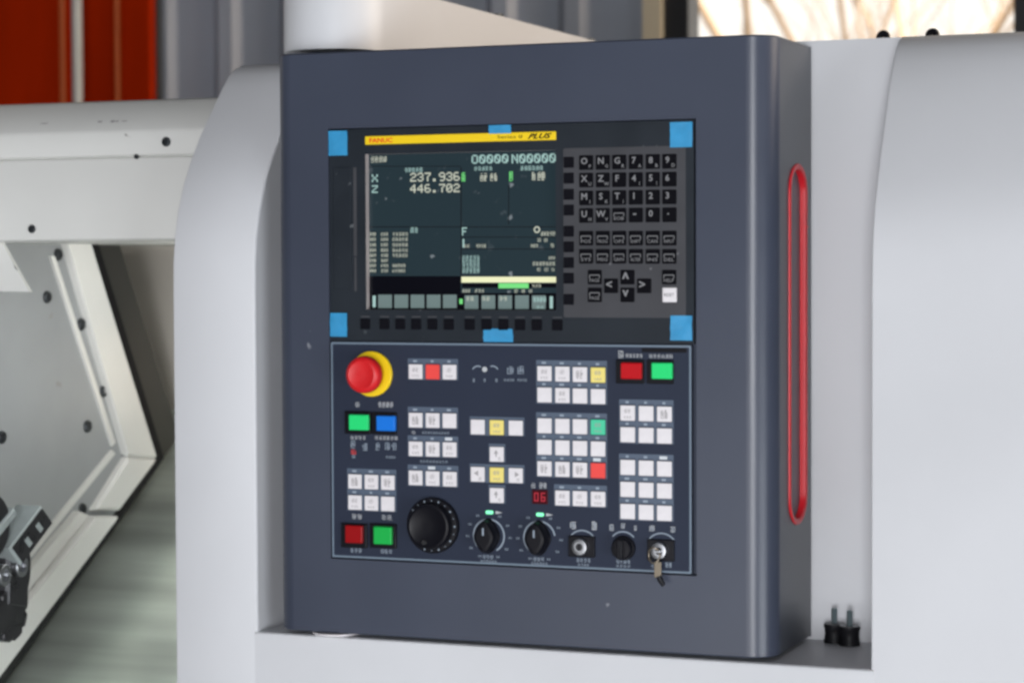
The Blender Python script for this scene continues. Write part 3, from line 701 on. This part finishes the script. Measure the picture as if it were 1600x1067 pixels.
def keymesh(kind, matn):
    if (kind, matn) in KEYS: return KEYS[(kind, matn)]
    mb = MB(); plate(mb, 0, 0, .0160, .0158, .0006, -.0010, .0006, .0004, 0); y = -.00108
    if kind:
        rnd = random.getstate(); random.seed(kind*13+5)
        if kind in (1, 2, 3): strokes(mb, 0, .0022, .0076, .0046, y, 1, kind % 2+1); strokes(mb, 0, -.0042, .0090, .0026, y, 1, 3)
        elif kind in (4, 5): strokes(mb, 0, .0, .0082, .0090, y, 1, 2)
        elif kind == 6: mb.face([(-.0042,y,.0012),(.0008,y,.0042),(.0008,y,-.0018)], 1); strokes(mb, .0030, -.0044, .004, .0034, y, 1, 1)
        elif kind == 7: mb.face([(.0042,y,.0012),(-.0008,y,.0042),(-.0008,y,-.0018)], 1); strokes(mb, .0030, -.0044, .004, .0034, y, 1, 1)
        elif kind == 8: mb.face([(-.003,y,.0006),(-.0005,y,.0050),(.0018,y,.0006)], 1); quad(mb, -.0012, .0002, -.0026, .0008, y, 1); strokes(mb, .0034, -.0044, .004, .0034, y, 1, 1)
        random.setstate(rnd)
    o = mb.build('push_key', [matn, 'inkd'], None); me = o.data; bpy.data.objects.remove(o); KEYS[(kind, matn)] = me; return me
def keygroup(cols, rows, colors=None, kinds=None, leds=None, led=True, name='push_key'):
    """rows: (y at first column, y at last column); one film frame with lamp marks above each key"""
    colors = colors or {}; n = len(cols); pts = {}
    for r, (ya, yb) in enumerate(rows):
        for k, px in enumerate(cols):
            py = ya+(yb-ya)*(k/(n-1) if n > 1 else 0); p = on_y(px, py, YO-.0012); pts[(r,k)] = (p.x, p.z)
    xs = [p[0] for p in pts.values()]; zs = [p[1] for p in pts.values()]
    mb = MB(); ex = .0096; up = .0142 if led else .0112
    plate(mb, (min(xs)+max(xs))/2, (min(zs)-ex*.92+max(zs)+up)/2, max(xs)-min(xs)+2*ex, max(zs)-min(zs)+up+ex*.92, YO, YO-.0005, .0008, .0002, 0)
    for (r, k), (x, z) in pts.items():
        zl = z+.0113
        quad(mb, x-.0087, x+.0087, z-.0086, z+.0086, YO-.00062, 3)  # dark rim painted round each key as its contact shadow
        if led:
            lit = leds and (r, k) in leds
            wl = .0052 if lit else random.uniform(.0018, .0034)
            quad(mb, x-.0002-wl, x-.0002+wl*.6, zl-.0011*(1.5 if lit else 1), zl+.0011*(1.5 if lit else 1), YO-.0007, 1 if lit else 2)
            quad(mb, x-.0082, x+.0082, zl-.0024, zl-.00195, YO-.00065, 3)
    fr = mb.build('key_frame', ['keyframe', 'whitemark', 'ink2', 'op'], cab)
    for (r, k), (x, z) in pts.items():
        cm = colors.get((r, k), 'keywhite'); kd = kinds.get((r, k), 1+(r*3+k*2) % 5) if isinstance(kinds, dict) else (kinds if kinds is not None else 1+(r*3+k*2) % 5)
        o = put(keymesh(kd, cm), 'push_key', x, z, YO-.0006)
        if cm != 'keywhite': o['label'] = {'keyyellow':'yellow key', 'keyred':'red key', 'keygreen':'green key'}[cm]
keygroup((649.3,675.8,702.2), ((580.6,581.4),), {(0,1):'keyred'}, {(0,1):0, (0,0):1, (0,2):2})
keygroup((649.3,675.8,702.2), ((656.3,657.2),), None, {(0,0):4,(0,1):5,(0,2):0}); keygroup((649.3,675.8,702.4), ((701,702.3),), None, {(0,0):3,(0,1):5,(0,2):1}, {(0,2)}); keygroup((649.3,675.8,702.6), ((746.3,748.4),), None, {(0,0):4,(0,1):2,(0,2):1}, {(0,1)})
keygroup((554.5,580.2,605.8), ((752,753.8),(784.8,787)), None, {(0,0):4,(0,1):3,(0,2):5,(1,0):1,(1,1):2,(1,2):0})
keygroup((850.6,878.6,906,934.3), ((583.6,585.9),(616.9,619.4)), {(0,3):'keyyellow'}, {(0,0):1,(0,1):2,(0,2):5,(0,3):3,(1,0):0,(1,1):1,(1,2):0,(1,3):0})
keygroup((850.6,878.6,906,934.3), ((665,667.2),(698.6,701.2),(732,735)), {(0,3):'keygreen', (2,3):'keyred'}, {(0,3):3,(2,0):5,(2,1):4,(2,2):5,(2,3):0,(0,0):0,(0,1):0,(0,2):0,(1,0):0,(1,1):0,(1,2):0,(1,3):0}, {(2,3)})
keygroup((878.6,906,934.3), ((777.8,779.6),), None, {(0,0):1,(0,1):2,(0,2):3}, None, True)
keygroup((746.3,776,805.7), ((667,668.6),), {(0,1):'keyyellow'}, {(0,0):0,(0,1):3,(0,2):0}, None, False)
keygroup((776,), ((709.6,709.6),), None, {(0,0):8}, None, False); keygroup((746.3,776,805.7), ((740.8,742.8),), {(0,1):'keyyellow'}, {(0,0):6,(0,1):3,(0,2):7}, None, False); keygroup((776,), ((773.8,773.8),), None, {(0,0):8}, None, False)
keygroup((980.6,1009.4,1038), ((645.2,647),(679,681)), None, {(0,0):3,(0,1):0,(0,2):4,(1,0):0,(1,1):0,(1,2):0})
keygroup((980.6,1009.4,1038), ((730,732.4),(764.4,766.8),(798.8,801.6)), None, 0, {(0,2)})

# emergency stop
c0 = on_y(581.5, 584, YO)
es = bpy.data.objects.new('emergency_stop_button', None); COL.objects.link(es); es.location = (c0.x, YO, c0.z); link(es, cab)
mb = MB(); disc(mb, c0.x, c0.z, [(.0245,YO),(.0245,YO-.003),(.0235,YO-.004),(.012,YO-.0042)], 48); mb.build('collar', 'yellow', es)
mb = MB(); disc(mb, c0.x, c0.z, [(.0120,YO-.004),(.0120,YO-.014),(.0185,YO-.0152),(.0200,YO-.017),(.0200,YO-.022),(.0192,YO-.0252),(.0172,YO-.0272),(.0150,YO-.0280),(.0145,YO-.0277),(.004,YO-.0276)], 48); mb.build('mushroom_cap', 'estop', es)

# illuminated square buttons
def lamp_button(px, py, wpx, hpx, lx, ly, lw, lh, lens, label):
    a = on_y(px-wpx/2, py, YO); b = on_y(px+wpx/2, py, YO); t = on_y(px, py-hpx/2, YO); d = on_y(px, py+hpx/2, YO)
    e0 = bpy.data.objects.new('lamp_button', None); COL.objects.link(e0); e0.location = ((a.x+b.x)/2, YO, (t.z+d.z)/2); link(e0, cab); e0['label'] = label
    mb = MB(); plate(mb, (a.x+b.x)/2, (t.z+d.z)/2, b.x-a.x, t.z-d.z, YO, YO-.0040, .001, .0008); mb.build('button_housing', 'black', e0)
    yl = YO-.0085
    l0 = on_y(lx-lw/2, ly, yl); l1 = on_y(lx+lw/2, ly, yl); l2 = on_y(lx, ly-lh/2, yl); l3 = on_y(lx, ly+lh/2, yl)
    mb = MB(); plate(mb, (l0.x+l1.x)/2, (l2.z+l3.z)/2, l1.x-l0.x, l2.z-l3.z, YO-.0038, yl, .0012, .0010); mb.build('lens', lens, e0)
lamp_button(560.5, 660, 40, 35, 559.5, 660, 30, 24, 'lensgreen', 'bright green lamp button'); lamp_button(601.5, 661, 38, 34, 602, 661.5, 29, 23.5, 'lensblue', 'blue lamp button')
lamp_button(555, 836, 40, 38, 552, 834.5, 26.5, 27.5, 'lensred2', 'dark red lamp button'); lamp_button(600, 836.5, 41, 38, 597, 836.5, 28, 27.5, 'lensgreen2', 'deep green lamp button')
lamp_button(985.5, 580.5, 43, 37, 985.5, 579.5, 32, 25, 'lensred', 'bright red lamp button'); lamp_button(1032.5, 581, 41, 37, 1033.5, 579.5, 32, 25, 'lensgreen', 'green lamp button beside the red one')

# handwheel
h0 = on_y(678, 820, YO)
hw = bpy.data.objects.new('handwheel', None); COL.objects.link(hw); hw.location = (h0.x, YO, h0.z); link(hw, cab)
mb = MB(); disc(mb, h0.x, h0.z, [(.0300,YO),(.0300,YO-.0045),(.0288,YO-.006),(.0262,YO-.0063),(.020,YO-.0063)], 64); mb.build('dial', 'black', hw)
mb = MB()
for k in range(20):
    a_ = 2*math.pi*k/20; x, z = h0.x+.0268*math.cos(a_), h0.z+.0268*math.sin(a_)
    mb.face([(x+(.0006 if k%2 else .0011)*math.cos(t), YO-.0065, z+(.0006 if k%2 else .0011)*math.sin(t)) for t in (0,1.05,2.1,3.14,4.19,5.24)])
mb.build('dial_mark', 'ink2', hw)
mb = MB()
def knurl(r, y, n=72): return [(h0.x+(r-(.0005 if i % 2 else 0))*math.cos(2*math.pi*i/n), y, h0.z+(r-(.0005 if i % 2 else 0))*math.sin(2*math.pi*i/n)) for i in range(n)]
mb.loops([knurl(.0245,YO-.006),knurl(.0245,YO-.015),circ(h0.x,h0.z,.0236,72,YO-.0165),circ(h0.x,h0.z,.0215,72,YO-.0170),circ(h0.x,h0.z,.0205,72,YO-.0164),circ(h0.x,h0.z,.004,72,YO-.0163)], 0, True); mb.build('wheel', 'black', hw)
mb = MB(); disc(mb, h0.x-.004, h0.z-.0165, [(.0030,YO-.016),(.0030,YO-.0185),(.0022,YO-.0195)], 20); mb.build('finger_pin', 'darksteel', hw)

# override knobs with dial print
def knob(px, py, arc0, arc1):
    c0 = on_y(px, py, YO)
    kb = bpy.data.objects.new('rotary_knob', None); COL.objects.link(kb); kb.location = (c0.x, YO, c0.z); link(kb, cab)
    mb = MB(); r0, r1 = .0168, .0183; n = 40
    for k in range(n):
        a0 = R(arc0+(arc1-arc0)*k/n); a1 = R(arc0+(arc1-arc0)*(k+1)/n)
        t = 1-.55*k/n
        mb.face([(c0.x+q*math.cos(t_), YO-.0004, c0.z+q*math.sin(t_)) for q, t_ in ((r1,a0),(r1,a1),(r0,a1),(r0,a0))])
    for k in range(11):
        a0 = R(245-31*k); x, z = c0.x+.0245*math.cos(a0), c0.z+.0245*math.sin(a0)
        strokes(mb, x, z, .0042, .0024, YO-.0004, 0, 2)
    mb.build('dial_print', 'ink2', kb)
    mb = MB()
    def out(s, y):       # drop-shaped pointer knob, tips up and down
        P = []
        for i in range(40):
            a_ = 2*math.pi*i/40; r = .0132
            x, z = r*math.cos(a_), r*math.sin(a_)
            if abs(math.sin(a_)) > .5: z *= 1+.42*((abs(math.sin(a_))-.5)/.5); x *= 1-.10*((abs(math.sin(a_))-.5)/.5)
            P.append((c0.x+x*s, y, c0.z+z*s))
        return P
    mb.loops([out(1.0,YO),out(1.0,YO-.003),out(.93,YO-.004),out(.90,YO-.014),out(.82,YO-.0165),out(.6,YO-.0170)], 0, True)
    mb.build('knob_body', 'black', kb)
    mb = MB(); plate(mb, c0.x, c0.z+.0060, .0018, .008, YO-.0165, YO-.0176, .0005, .0003); mb.build('pointer', 'ink2', kb)
    mb = MB(); x, z = ppos(px+1, py-36.5); plate(mb, x, z, .0085, .0038, YO, YO-.0012, .0015, .0004); mb.build('lamp', 'led', kb)
    x, z = ppos(px+16, py-36); PR.face([(x-.004,YO-.0004,z-.0016),(x+.004,YO-.0004,z),(x-.004,YO-.0004,z+.0016)])
    cap_txt(px-1, py+33, 18, 6, 3, PB); cap_txt(px, py+40, 26, 4, 6, PB)
knob(764, 836.5, -60, 240); knob(843, 840, 10, 235)

# key switches and selector
def key_switch(px, py, with_slot):
    c0 = on_y(px, py, YO)
    ks = bpy.data.objects.new('key_switch', None); COL.objects.link(ks); ks.location = (c0.x, YO, c0.z); link(ks, cab)
    mb = MB(); plate(mb, c0.x, c0.z, .0290, .0222, YO, YO-.004, .0012, .0008); mb.build('switch_plate', 'black', ks)
    yl = YO-.0038
    mb = MB(); disc(mb, c0.x-.0005, c0.z, [(.0088,yl),(.0088,yl-.004),(.0080,yl-.0055),(.0060,yl-.0058),(.0056,yl-.0050),(.0040,yl-.0050)], 36); mb.build('lock_ring', 'steel', ks)
    mb = MB(); disc(mb, c0.x-.0005, c0.z, [(.0040,yl-.0049),(.0040,yl-.0053)], 24)
    if with_slot: mb.box(c0.x-.0014, c0.x+.0004, yl-.0056, yl-.0052, c0.z-.0030, c0.z+.0030, 1)
    mb.build('lock_core', ['darksteel', 'black'], ks)
    return c0, yl
s1, yl1 = key_switch(910, 853, True); s2, yl2 = key_switch(1033.5, 859, False)
c0 = on_y(975, 855.5, YO)
se = bpy.data.objects.new('selector_switch', None); COL.objects.link(se); se.location = (c0.x, YO, c0.z); link(se, cab)
mb = MB(); disc(mb, c0.x, c0.z, [(.0128,YO),(.0128,YO-.003),(.0120,YO-.004),(.010,YO-.0042)], 36); mb.build('switch_ring', 'black', se)
mb = MB(); disc(mb, c0.x, c0.z, [(.0112,YO-.004),(.0108,YO-.010),(.0098,YO-.0112),(.006,YO-.0114)], 36); plate(mb, c0.x, c0.z, .0060, .0215, YO-.0105, YO-.0165, .0028, .001); mb.build('switch_grip', 'black', se)
# print around them
def arc_print(px, py, r, a0, a1, mbx):
    x, z = ppos(px, py)
    for k in range(14):
        t0 = R(a0+(a1-a0)*k/14); t1 = R(a0+(a1-a0)*(k+1)/14)
        mbx.face([(x+q*math.cos(t), YO-.0004, z+q*math.sin(t)) for q, t in ((r,t0),(r,t1),(r-.0012,t1),(r-.0012,t0))])
arc_print(910, 853, .0172, 35, 145, PB); arc_print(974, 853, .0158, 40, 140, PB); arc_print(1034, 859, .0180, 40, 140, PB)
for px, py, w_, h_ in ((896,820.5,11,11),(929,821,10,13),(956,823.5,9,10),(974,821,8,8),(993,824.5,5,8),(1019,825,10,9),(1052,827,10,9)):
    cap_txt(px, py, w_, h_, 1); cap_txt(px, py, w_*.8, h_*.8, 1, PB)
cap_txt(912, 875, 22, 6, 4, PB); cap_txt(912, 882, 18, 4, 4, PB); cap_txt(974, 877, 22, 6, 4, PB); cap_txt(974, 884, 22, 4, 4, PB); cap_txt(1022, 884, 8, 5, 2, PB); cap_txt(1045, 882, 10, 8, 2, PB)
cap_txt(559, 632, 9, 8, 1); cap_txt(603, 632, 26, 9, 4); cap_txt(560, 683.5, 26, 6, 4); cap_txt(604, 684, 38, 6, 6)
for px, py, n in ((552,694,1),(571,698,1),(591,697,1),(611,697,2)): cap_txt(px, py, 10*n, 12, n, PB)
cap_txt(611, 714, 16, 4, 4, PB); cap_txt(553, 713, 8, 5, 1, PB)
cap_txt(558, 806.5, 18, 8, 2); cap_txt(605, 808, 18, 8, 2); cap_txt(557, 859.5, 20, 7, 3, PB); cap_txt(604, 861, 20, 7, 3, PB)
cap_txt(647, 675.5, 9, 5, 1); cap_txt(681, 676, 44, 4, 10, PB); cap_txt(678, 721, 46, 4, 9, PB)
for px in (740.5, 757.5, 776): cap_txt(px, 594, 4, 6, 1, PB)
cap_txt(798, 578, 14, 12, 1, PB); cap_txt(814, 578, 12, 13, 1, PB); cap_txt(796, 593.5, 17, 4, 4, PB); cap_txt(816, 593.5, 15, 4, 4, PB)
for px, py, a0, a1 in ((747,582,60,150),(770,582,30,110)): arc_print(px, py, .0075, a0, a1, PB)
x, z = ppos(757.5, 577); PR.face([(x+.0030*math.cos(t), YO-.0004, z+.0030*math.sin(t)) for t in (0,.8,1.6,2.4,3.14,3.9,4.7,5.5)])
cap_txt(833, 758, 9, 8, 1); cap_txt(849, 758, 12, 9, 2)
cap_txt(971, 553.5, 12, 11, 1); cap_txt(971, 553.5, 9, 8, 1)
cap_txt(991, 555.5, 26, 6, 5); cap_txt(1033, 556.5, 36, 6, 6)
PR.build('panel_print', 'ink', op, 'stuff'); PB.build('panel_print', 'ink2', op, 'stuff')
mb = MB(); x, z = ppos(553, 706); strokes(mb, x, z, .0085, .005, YO-.0004, 0, 1); mb.build('panel_print', 'keyred', op)
# black strip covering a maker's plate, top right
mb = MB(); a = on_y(1003, 543.5, YO); b = on_y(1073, 551, YO); plate(mb, (a.x+b.x)/2, (a.z+b.z)/2, b.x-a.x, a.z-b.z, YO, YO-.0008, .0006, .0003); mb.build('nameplate', 'black', cab)
# red two-digit display
c0 = on_y(844, 776, YO)
mb = MB(); plate(mb, c0.x, c0.z, .0175, .0150, YO, YO-.0012, .0006, .0004); seg = mb.build('tool_display', 'segback', cab)
mb = MB()
def digit(cx, cz, segs):
    w2, h2, t = .0024, .0046, .0011
    S = {'a':(-w2,w2,h2-t,h2),'g':(-w2,w2,-t/2,t/2),'d':(-w2,w2,-h2,-h2+t),'f':(-w2,-w2+t,0,h2),'b':(w2-t,w2,0,h2),'e':(-w2,-w2+t,-h2,0),'c':(w2-t,w2,-h2,0)}
    for k, s in enumerate(segs): x0, x1, z0, z1 = S[s]; quad(mb, cx+x0, cx+x1, cz+z0, cz+z1, YO-.0014-.00002*k)
digit(c0.x-.0038, c0.z, 'abcdef'); digit(c0.x+.0038, c0.z, 'acdefg'); mb.build('digit', 'ledred', seg)

# ================================================================== blue tape on the display
def tape(px0_, py0_, px1_, py1_, label, y=YB-.0004):
    a = on_y(px0_, py0_, y); b = on_y(px1_, py1_, y); mb = MB(); n = 6
    V = []; F = []
    for i in range(n+1):
        for j in range(n+1):
            u, v = i/n, j/n; jit = .0003 if i in (0, n) else 0
            V.append((a.x+(b.x-a.x)*u+random.uniform(-jit,jit), y-.0004-random.uniform(0,.0004)-(.0022*max(0,u+v-1.55)**1.5), b.z+(a.z-b.z)*v))
    for i in range(n):
        for j in range(n): q = i*(n+1)+j; F.append((q, q+n+1, q+n+2, q+1))
    mb.raw(V, F, 0, True)
    bd = [i*(n+1) for i in range(n+1)] + [n*(n+1)+j for j in range(1, n+1)] + [i*(n+1)+n for i in range(n-1,-1,-1)] + [j for j in range(n-1,0,-1)]
    for k in range(len(bd)):
        p, q = V[bd[k]], V[bd[(k+1) % len(bd)]]; mb.face([p, q, (q[0], y+.0002, q[2]), (p[0], y+.0002, p[2])])
    o = mb.build('blue_tape', 'tape'); tag(o, label, 'tape', 'blue tape pieces on the display frame')
tape(513.3,205.3,543,243, 'blue tape square on the upper left corner of the display frame', -.0005)
tape(764,196.2,798.3,208.6, 'narrow blue tape above the yellow strip at the top centre of the display', -.0005)
tape(1047,191.5,1081.8,230, 'blue tape square on the upper right corner of the display frame')
tape(516,489,542.5,526, 'blue tape square on the lower left corner below the screen', -.0005)
tape(755.5,513.5,801.5,534.5, 'wide faded blue tape under the row of soft keys at bottom centre')
tape(1047.5,493,1081.5,532, 'blue tape square on the lower right corner of the display above the green button')

# ================================================================== key hanging in the right switch
ky = thing('switch_key', 'small worn key with dark bow hanging from the right key switch', 'key', (s2.x, yl2-.005, s2.z))
mb = MB(); x, z = s2.x, s2.z
mb.tube([(x-.004+.0060*math.cos(R(t)), yl2-.0075-.003*abs(math.sin(R(t))), z-.004+.0080*math.sin(R(t))) for t in range(0,360,24)], .0008, 8, True); mb.build('key_ring', 'brass', ky)
mb = MB()
for (xa, za), (xb, zb), wd, mi in (((x-.0008,z-.0105),(x+.0012,z-.0270),.0062,0),):
    mb.cbox(xa-.0031, xb+.0025, yl2-.0095, yl2-.0075, zb, za, .0006, 0)
mb.build('key_blade', 'brass', ky)
mb = MB(); mb.tube([(x+.0010,yl2-.0085,z-.0255),(x+.0028,yl2-.0085,z-.0300),(x+.0062,yl2-.0082,z-.0352)], [.0032,.0030,.0020], 8); mb.build('key_bow', 'black', ky)
mb = MB(); mb.cbox(x-.0045, x+.0032, yl2-.0120, yl2-.0055, z-.0012, z+.0012, .0005); mb.build('key_head', 'steel', ky)
bpy.context.view_layer.update()

# ================================================================== loose things on the recess floor
def mount(px, py, label):
    p = on_z(px, py, Z_REC); mbb = MB(); t = thing('rubber_mount', label, 'rubber mount', (p.x, p.y, Z_REC), 'rubber mounts on the ledge')
    def ring(r, z, n=28): return [(p.x+r*math.cos(2*math.pi*i/n), p.y+r*math.sin(2*math.pi*i/n), Z_REC+z) for i in range(n)]
    mbb.loops([ring(.0095,0),ring(.0112,.0002),ring(.0112,.003),ring(.0104,.0045),ring(.0100,.010),ring(.0104,.0158),ring(.0112,.0172),ring(.0112,.0198),ring(.0108,.0202)], 0, True, True, True); mbb.build('rubber_body', 'rubber', t)
    m2 = MB(); m2.loops([ring(.0108,.0202),ring(.0108,.0210)], 0, False); m2.build('top_washer', 'darksteel', t)
    m3_ = MB(); L = []
    for k in range(19):
        z = .021+k*.00085; L.append(ring(.0033 if k % 2 else .0028, z, 16))
    L.append(ring(.0022, .0372, 16)); m3_.loops(L, 0, True); m3_.build('threaded_stud', 'zinc', t)
mount(1303.5, 1003.5, 'black rubber mount with threaded stud, the one nearer the dark cabinet'); mount(1327.5, 1007.5, 'black rubber mount with threaded stud, the one nearer the right end of the ledge')
p = on_z(520, 991, Z_REC)
mb = MB(); mb.loops([[(p.x+r*math.cos(R(t)), .026+r*math.sin(R(t)), z) for t in range(0,360,8)] for r, z in ((.0275,Z_REC+.0002),(.0285,Z_REC+.0008),(.0285,Z_REC+.0020),(.0275,Z_REC+.0026))], 0, True, True, True)
tag(mb.build('plastic_pad', 'keywhite'), 'thin round white pad squeezed under the bottom left of the dark cabinet', 'pad')

# ================================================================== background hall
YW = 3.2
def wx(px): return on_y(px, 40, YW).x
floor_mb = MB(); floor_mb.face([(-14,-12,Z_FLOOR),(14,-12,Z_FLOOR),(14,YW,Z_FLOOR),(-14,YW,Z_FLOOR)]); floor_mb.build('floor', 'floor', None, 'structure')
g = MB(); g.face([(-40,YW,Z_FLOOR-.05),(40,YW,Z_FLOOR-.05),(40,45,Z_FLOOR-.05),(-40,45,Z_FLOOR-.05)]); g.build('ground', 'grass', None, 'structure')
cl = MB(); cl.box(-14, 14, -3.2, YW+.2, 2.6, 2.7); cl.build('ceiling', 'casing_and_shade', None, 'structure')
hall = bpy.data.objects.new('hall_wall', None); COL.objects.link(hall); hall.location = (-1.5, YW, Z_FLOOR); hall['kind'] = 'structure'
W0, W1 = wx(1081), wx(1587); ZW0, ZW1 = -.15, 1.9
def panel(x0, x1, z0, z1):
    mb = MB(); d = .022; s = .02
    P = [(x0,YW),(x0+s,YW-d),(x0+.06,YW-d),(x0+.06+s,YW),(x1-.004,YW),(x1-.004,YW+.03)]
    for i in range(len(P)-1): mb.face([(*P[i],z0),(*P[i+1],z0),(*P[i+1],z1),(*P[i],z1)])
    mb.face([(x0,YW+.03,z0),(x1-.004,YW+.03,z0),(x1-.004,YW+.03,z1),(x0,YW+.03,z1)])
    mb.build('wall_panel', 'wallgrey', hall)
xw = [wx(0)-1.2-.4*k for k in range(14, 0, -1)] + [wx(0)-1.2, wx(0)-.8, wx(0)-.4, wx(0), wx(110), wx(237), wx(337), wx(440), wx(600), wx(763), wx(875), wx(1013)]
for a, b in zip(xw[:-1], xw[1:]): panel(a, b, Z_FLOOR, 2.6)
mb = MB(); mb.box(wx(1013)+.001, wx(1042), YW-.05, YW+.05, Z_FLOOR, 2.6); mb.build('beige_post', 'wallbeige', hall)
mb = MB(); mb.box(wx(1042)+.002, W0, YW-.03, YW+.06, ZW0-.08, ZW1+.08); mb.box(W1, W1+.05, YW-.03, YW+.06, ZW0-.08, ZW1+.08); mb.box(W0, W1, YW-.028, YW+.058, ZW0-.08, ZW0); mb.box(W0, W1, YW-.028, YW+.058, ZW1, ZW1+.08)
mb.build('window_frame', 'winframe', hall)
mb = MB(); mb.box(wx(1042)+.001, W1+.05, YW, YW+.03, Z_FLOOR, ZW0-.081); mb.box(wx(1042)+.001, W1+.05, YW, YW+.03, ZW1+.081, 2.6); mb.build('wall_infill', 'wallgrey', hall)
for a, b in ((W1+.051, W1+.5), (W1+.5, W1+1.0), (W1+1.0, W1+1.5), (W1+1.5, W1+3)): panel(a, b, Z_FLOOR, 2.6)
gm = bpy.data.materials.new('window_glass'); gm.use_nodes = True; nt = gm.node_tree; nt.nodes.clear()
o_ = nt.nodes.new('ShaderNodeOutputMaterial'); mx = nt.nodes.new('ShaderNodeMixShader'); t_ = nt.nodes.new('ShaderNodeBsdfTransparent'); gl = nt.nodes.new('ShaderNodeBsdfGlossy')
gl.inputs['Roughness'].default_value = .03; mx.inputs[0].default_value = .06
nt.links.new(t_.outputs[0], mx.inputs[1]); nt.links.new(gl.outputs[0], mx.inputs[2]); nt.links.new(mx.outputs[0], o_.inputs['Surface']); M['glass'] = gm
mb = MB(); mb.box(W0+.001, W1-.001, YW+.01, YW+.014, ZW0+.001, ZW1-.001); mb.build('window_pane', 'glass', hall)
# red lacquered cabinet doors with a white pipe in front
YR = 3.08
rx = lambda px: on_y(px, 80, YR).x
redc = thing('red_cabinet', 'tall red cabinet with orange edge trim standing behind the enclosure at upper left', 'cabinet', (rx(110), YR, Z_FLOOR))
for a, b in ((rx(-240), rx(-72)), (rx(-70), rx(94)), (rx(100), rx(181)), (rx(186), rx(236))):
    mb = MB(); mb.cbox(a+.002, b-.002, YR, YR+.03, Z_FLOOR+.02, 1.6, .004); mb.build('door_panel', 'red', redc)
mb = MB(); mb.cbox(rx(181.5), rx(185.5), YR-.006, YR+.03, Z_FLOOR+.02, 1.6, .001); mb.build('edge_trim', 'redtrim', redc)
mb = MB(); mb.cbox(rx(95), rx(101), YR-.006, YR+.03, Z_FLOOR+.02, 1.6, .001); mb.build('edge_trim', 'redtrim', redc)
mb = MB(); mb.box(rx(-240), rx(236), YR+.031, YR+.05, Z_FLOOR, 1.6); mb.build('cabinet_body', 'casing_and_shade', redc)
YP = 2.95
mb = MB(); px_ = on_y(120.5, 80, YP).x; mb.tube([(px_,YP,Z_FLOOR),(px_,YP,-.2),(px_,YP,2.4)], .0135, 20)
tag(mb.build('white_pipe', 'cream'), 'slim vertical white pipe in front of the red doors', 'pipe')
# bare trees beyond the window
def tree(x, y, seed, h, label):
    rnd = random.Random(seed); t = thing('bare_tree', label, 'tree', (x, y, Z_FLOOR-.05), 'bare trees outside the window')
    trunk = MB(); crown = MB()
    def grow(p, d, l, r, lev, mbx):
        n = 4; pts = [p.copy()]; q = p.copy(); dd = d.copy()
        for k in range(n):
            dd = (dd+Vector((rnd.uniform(-.2,.2), rnd.uniform(-.2,.2), rnd.uniform(-.04,.14)))*.6).normalized(); q = q+dd*(l/n); pts.append(q.copy())
        mbx.tube([tuple(v) for v in pts], [r*(1-.5*k/n) for k in range(n+1)], 6 if lev < 2 else 4)
        if lev >= 4: return
        for k in range(4 if lev == 0 else 3):
            f = rnd.choice(pts[2:]) if lev else pts[1+k % 4]
            side = Vector((rnd.uniform(-1,1), rnd.uniform(-1,1), rnd.uniform(.1,.9))).normalized()
            grow(f, (dd*.55+side*.8).normalized(), l*rnd.uniform(.5,.75), r*.5, lev+1, crown)
    grow(Vector((x,y,Z_FLOOR-.05)), Vector((0,0,1)), h*.55, h*.011, 0, trunk)
    trunk.build('trunk', 'bark', t); crown.build('branch', 'bark', t)
def bx(px, y): return on_y(px, 30, y).x
for k, (px, y, h, lb) in enumerate(((1128,9.5,4.2,'pale bare tree left of the others outside the window, just right of the dark frame'),(1222,8.2,4.4,'bare tree with a thick forked trunk directly above the cabinet corner'),(1330,11.5,4.6,'faint bare tree in the middle of the window, left of the black lifting eyes'),(1412,9.0,4.3,'bare tree with one upright trunk above the two black lifting eyes'),(1505,10.5,4.4,'bare tree nearest the dark frame at the right end of the window'))):
    tree(bx(px, y), y, 11+k, h, lb)
sk_m = bpy.data.materials.new('bright_sky'); sk_m.use_nodes = True; nt = sk_m.node_tree; nt.nodes.clear()
o_ = nt.nodes.new('ShaderNodeOutputMaterial'); em = nt.nodes.new('ShaderNodeEmission'); em.inputs[0].default_value = (1.0, .945, .86, 1); em.inputs[1].default_value = 1.35
nt.links.new(em.outputs[0], o_.inputs['Surface']); M['sky'] = sk_m
mb = MB(); n = 24
for i in range(n):
    for j in range(6):
        def D(i, j): a_ = math.pi*i/n; e_ = R(-3+93*j/6/1.4); return (60*math.cos(a_)*math.cos(e_), YW+.5+50*math.sin(a_)*math.cos(e_), Z_FLOOR+40*math.sin(e_))
        mb.face([D(i,j),D(i+1,j),D(i+1,j+1),D(i,j+1)], 0, True)
mb.build('sky', 'sky', None, 'structure')
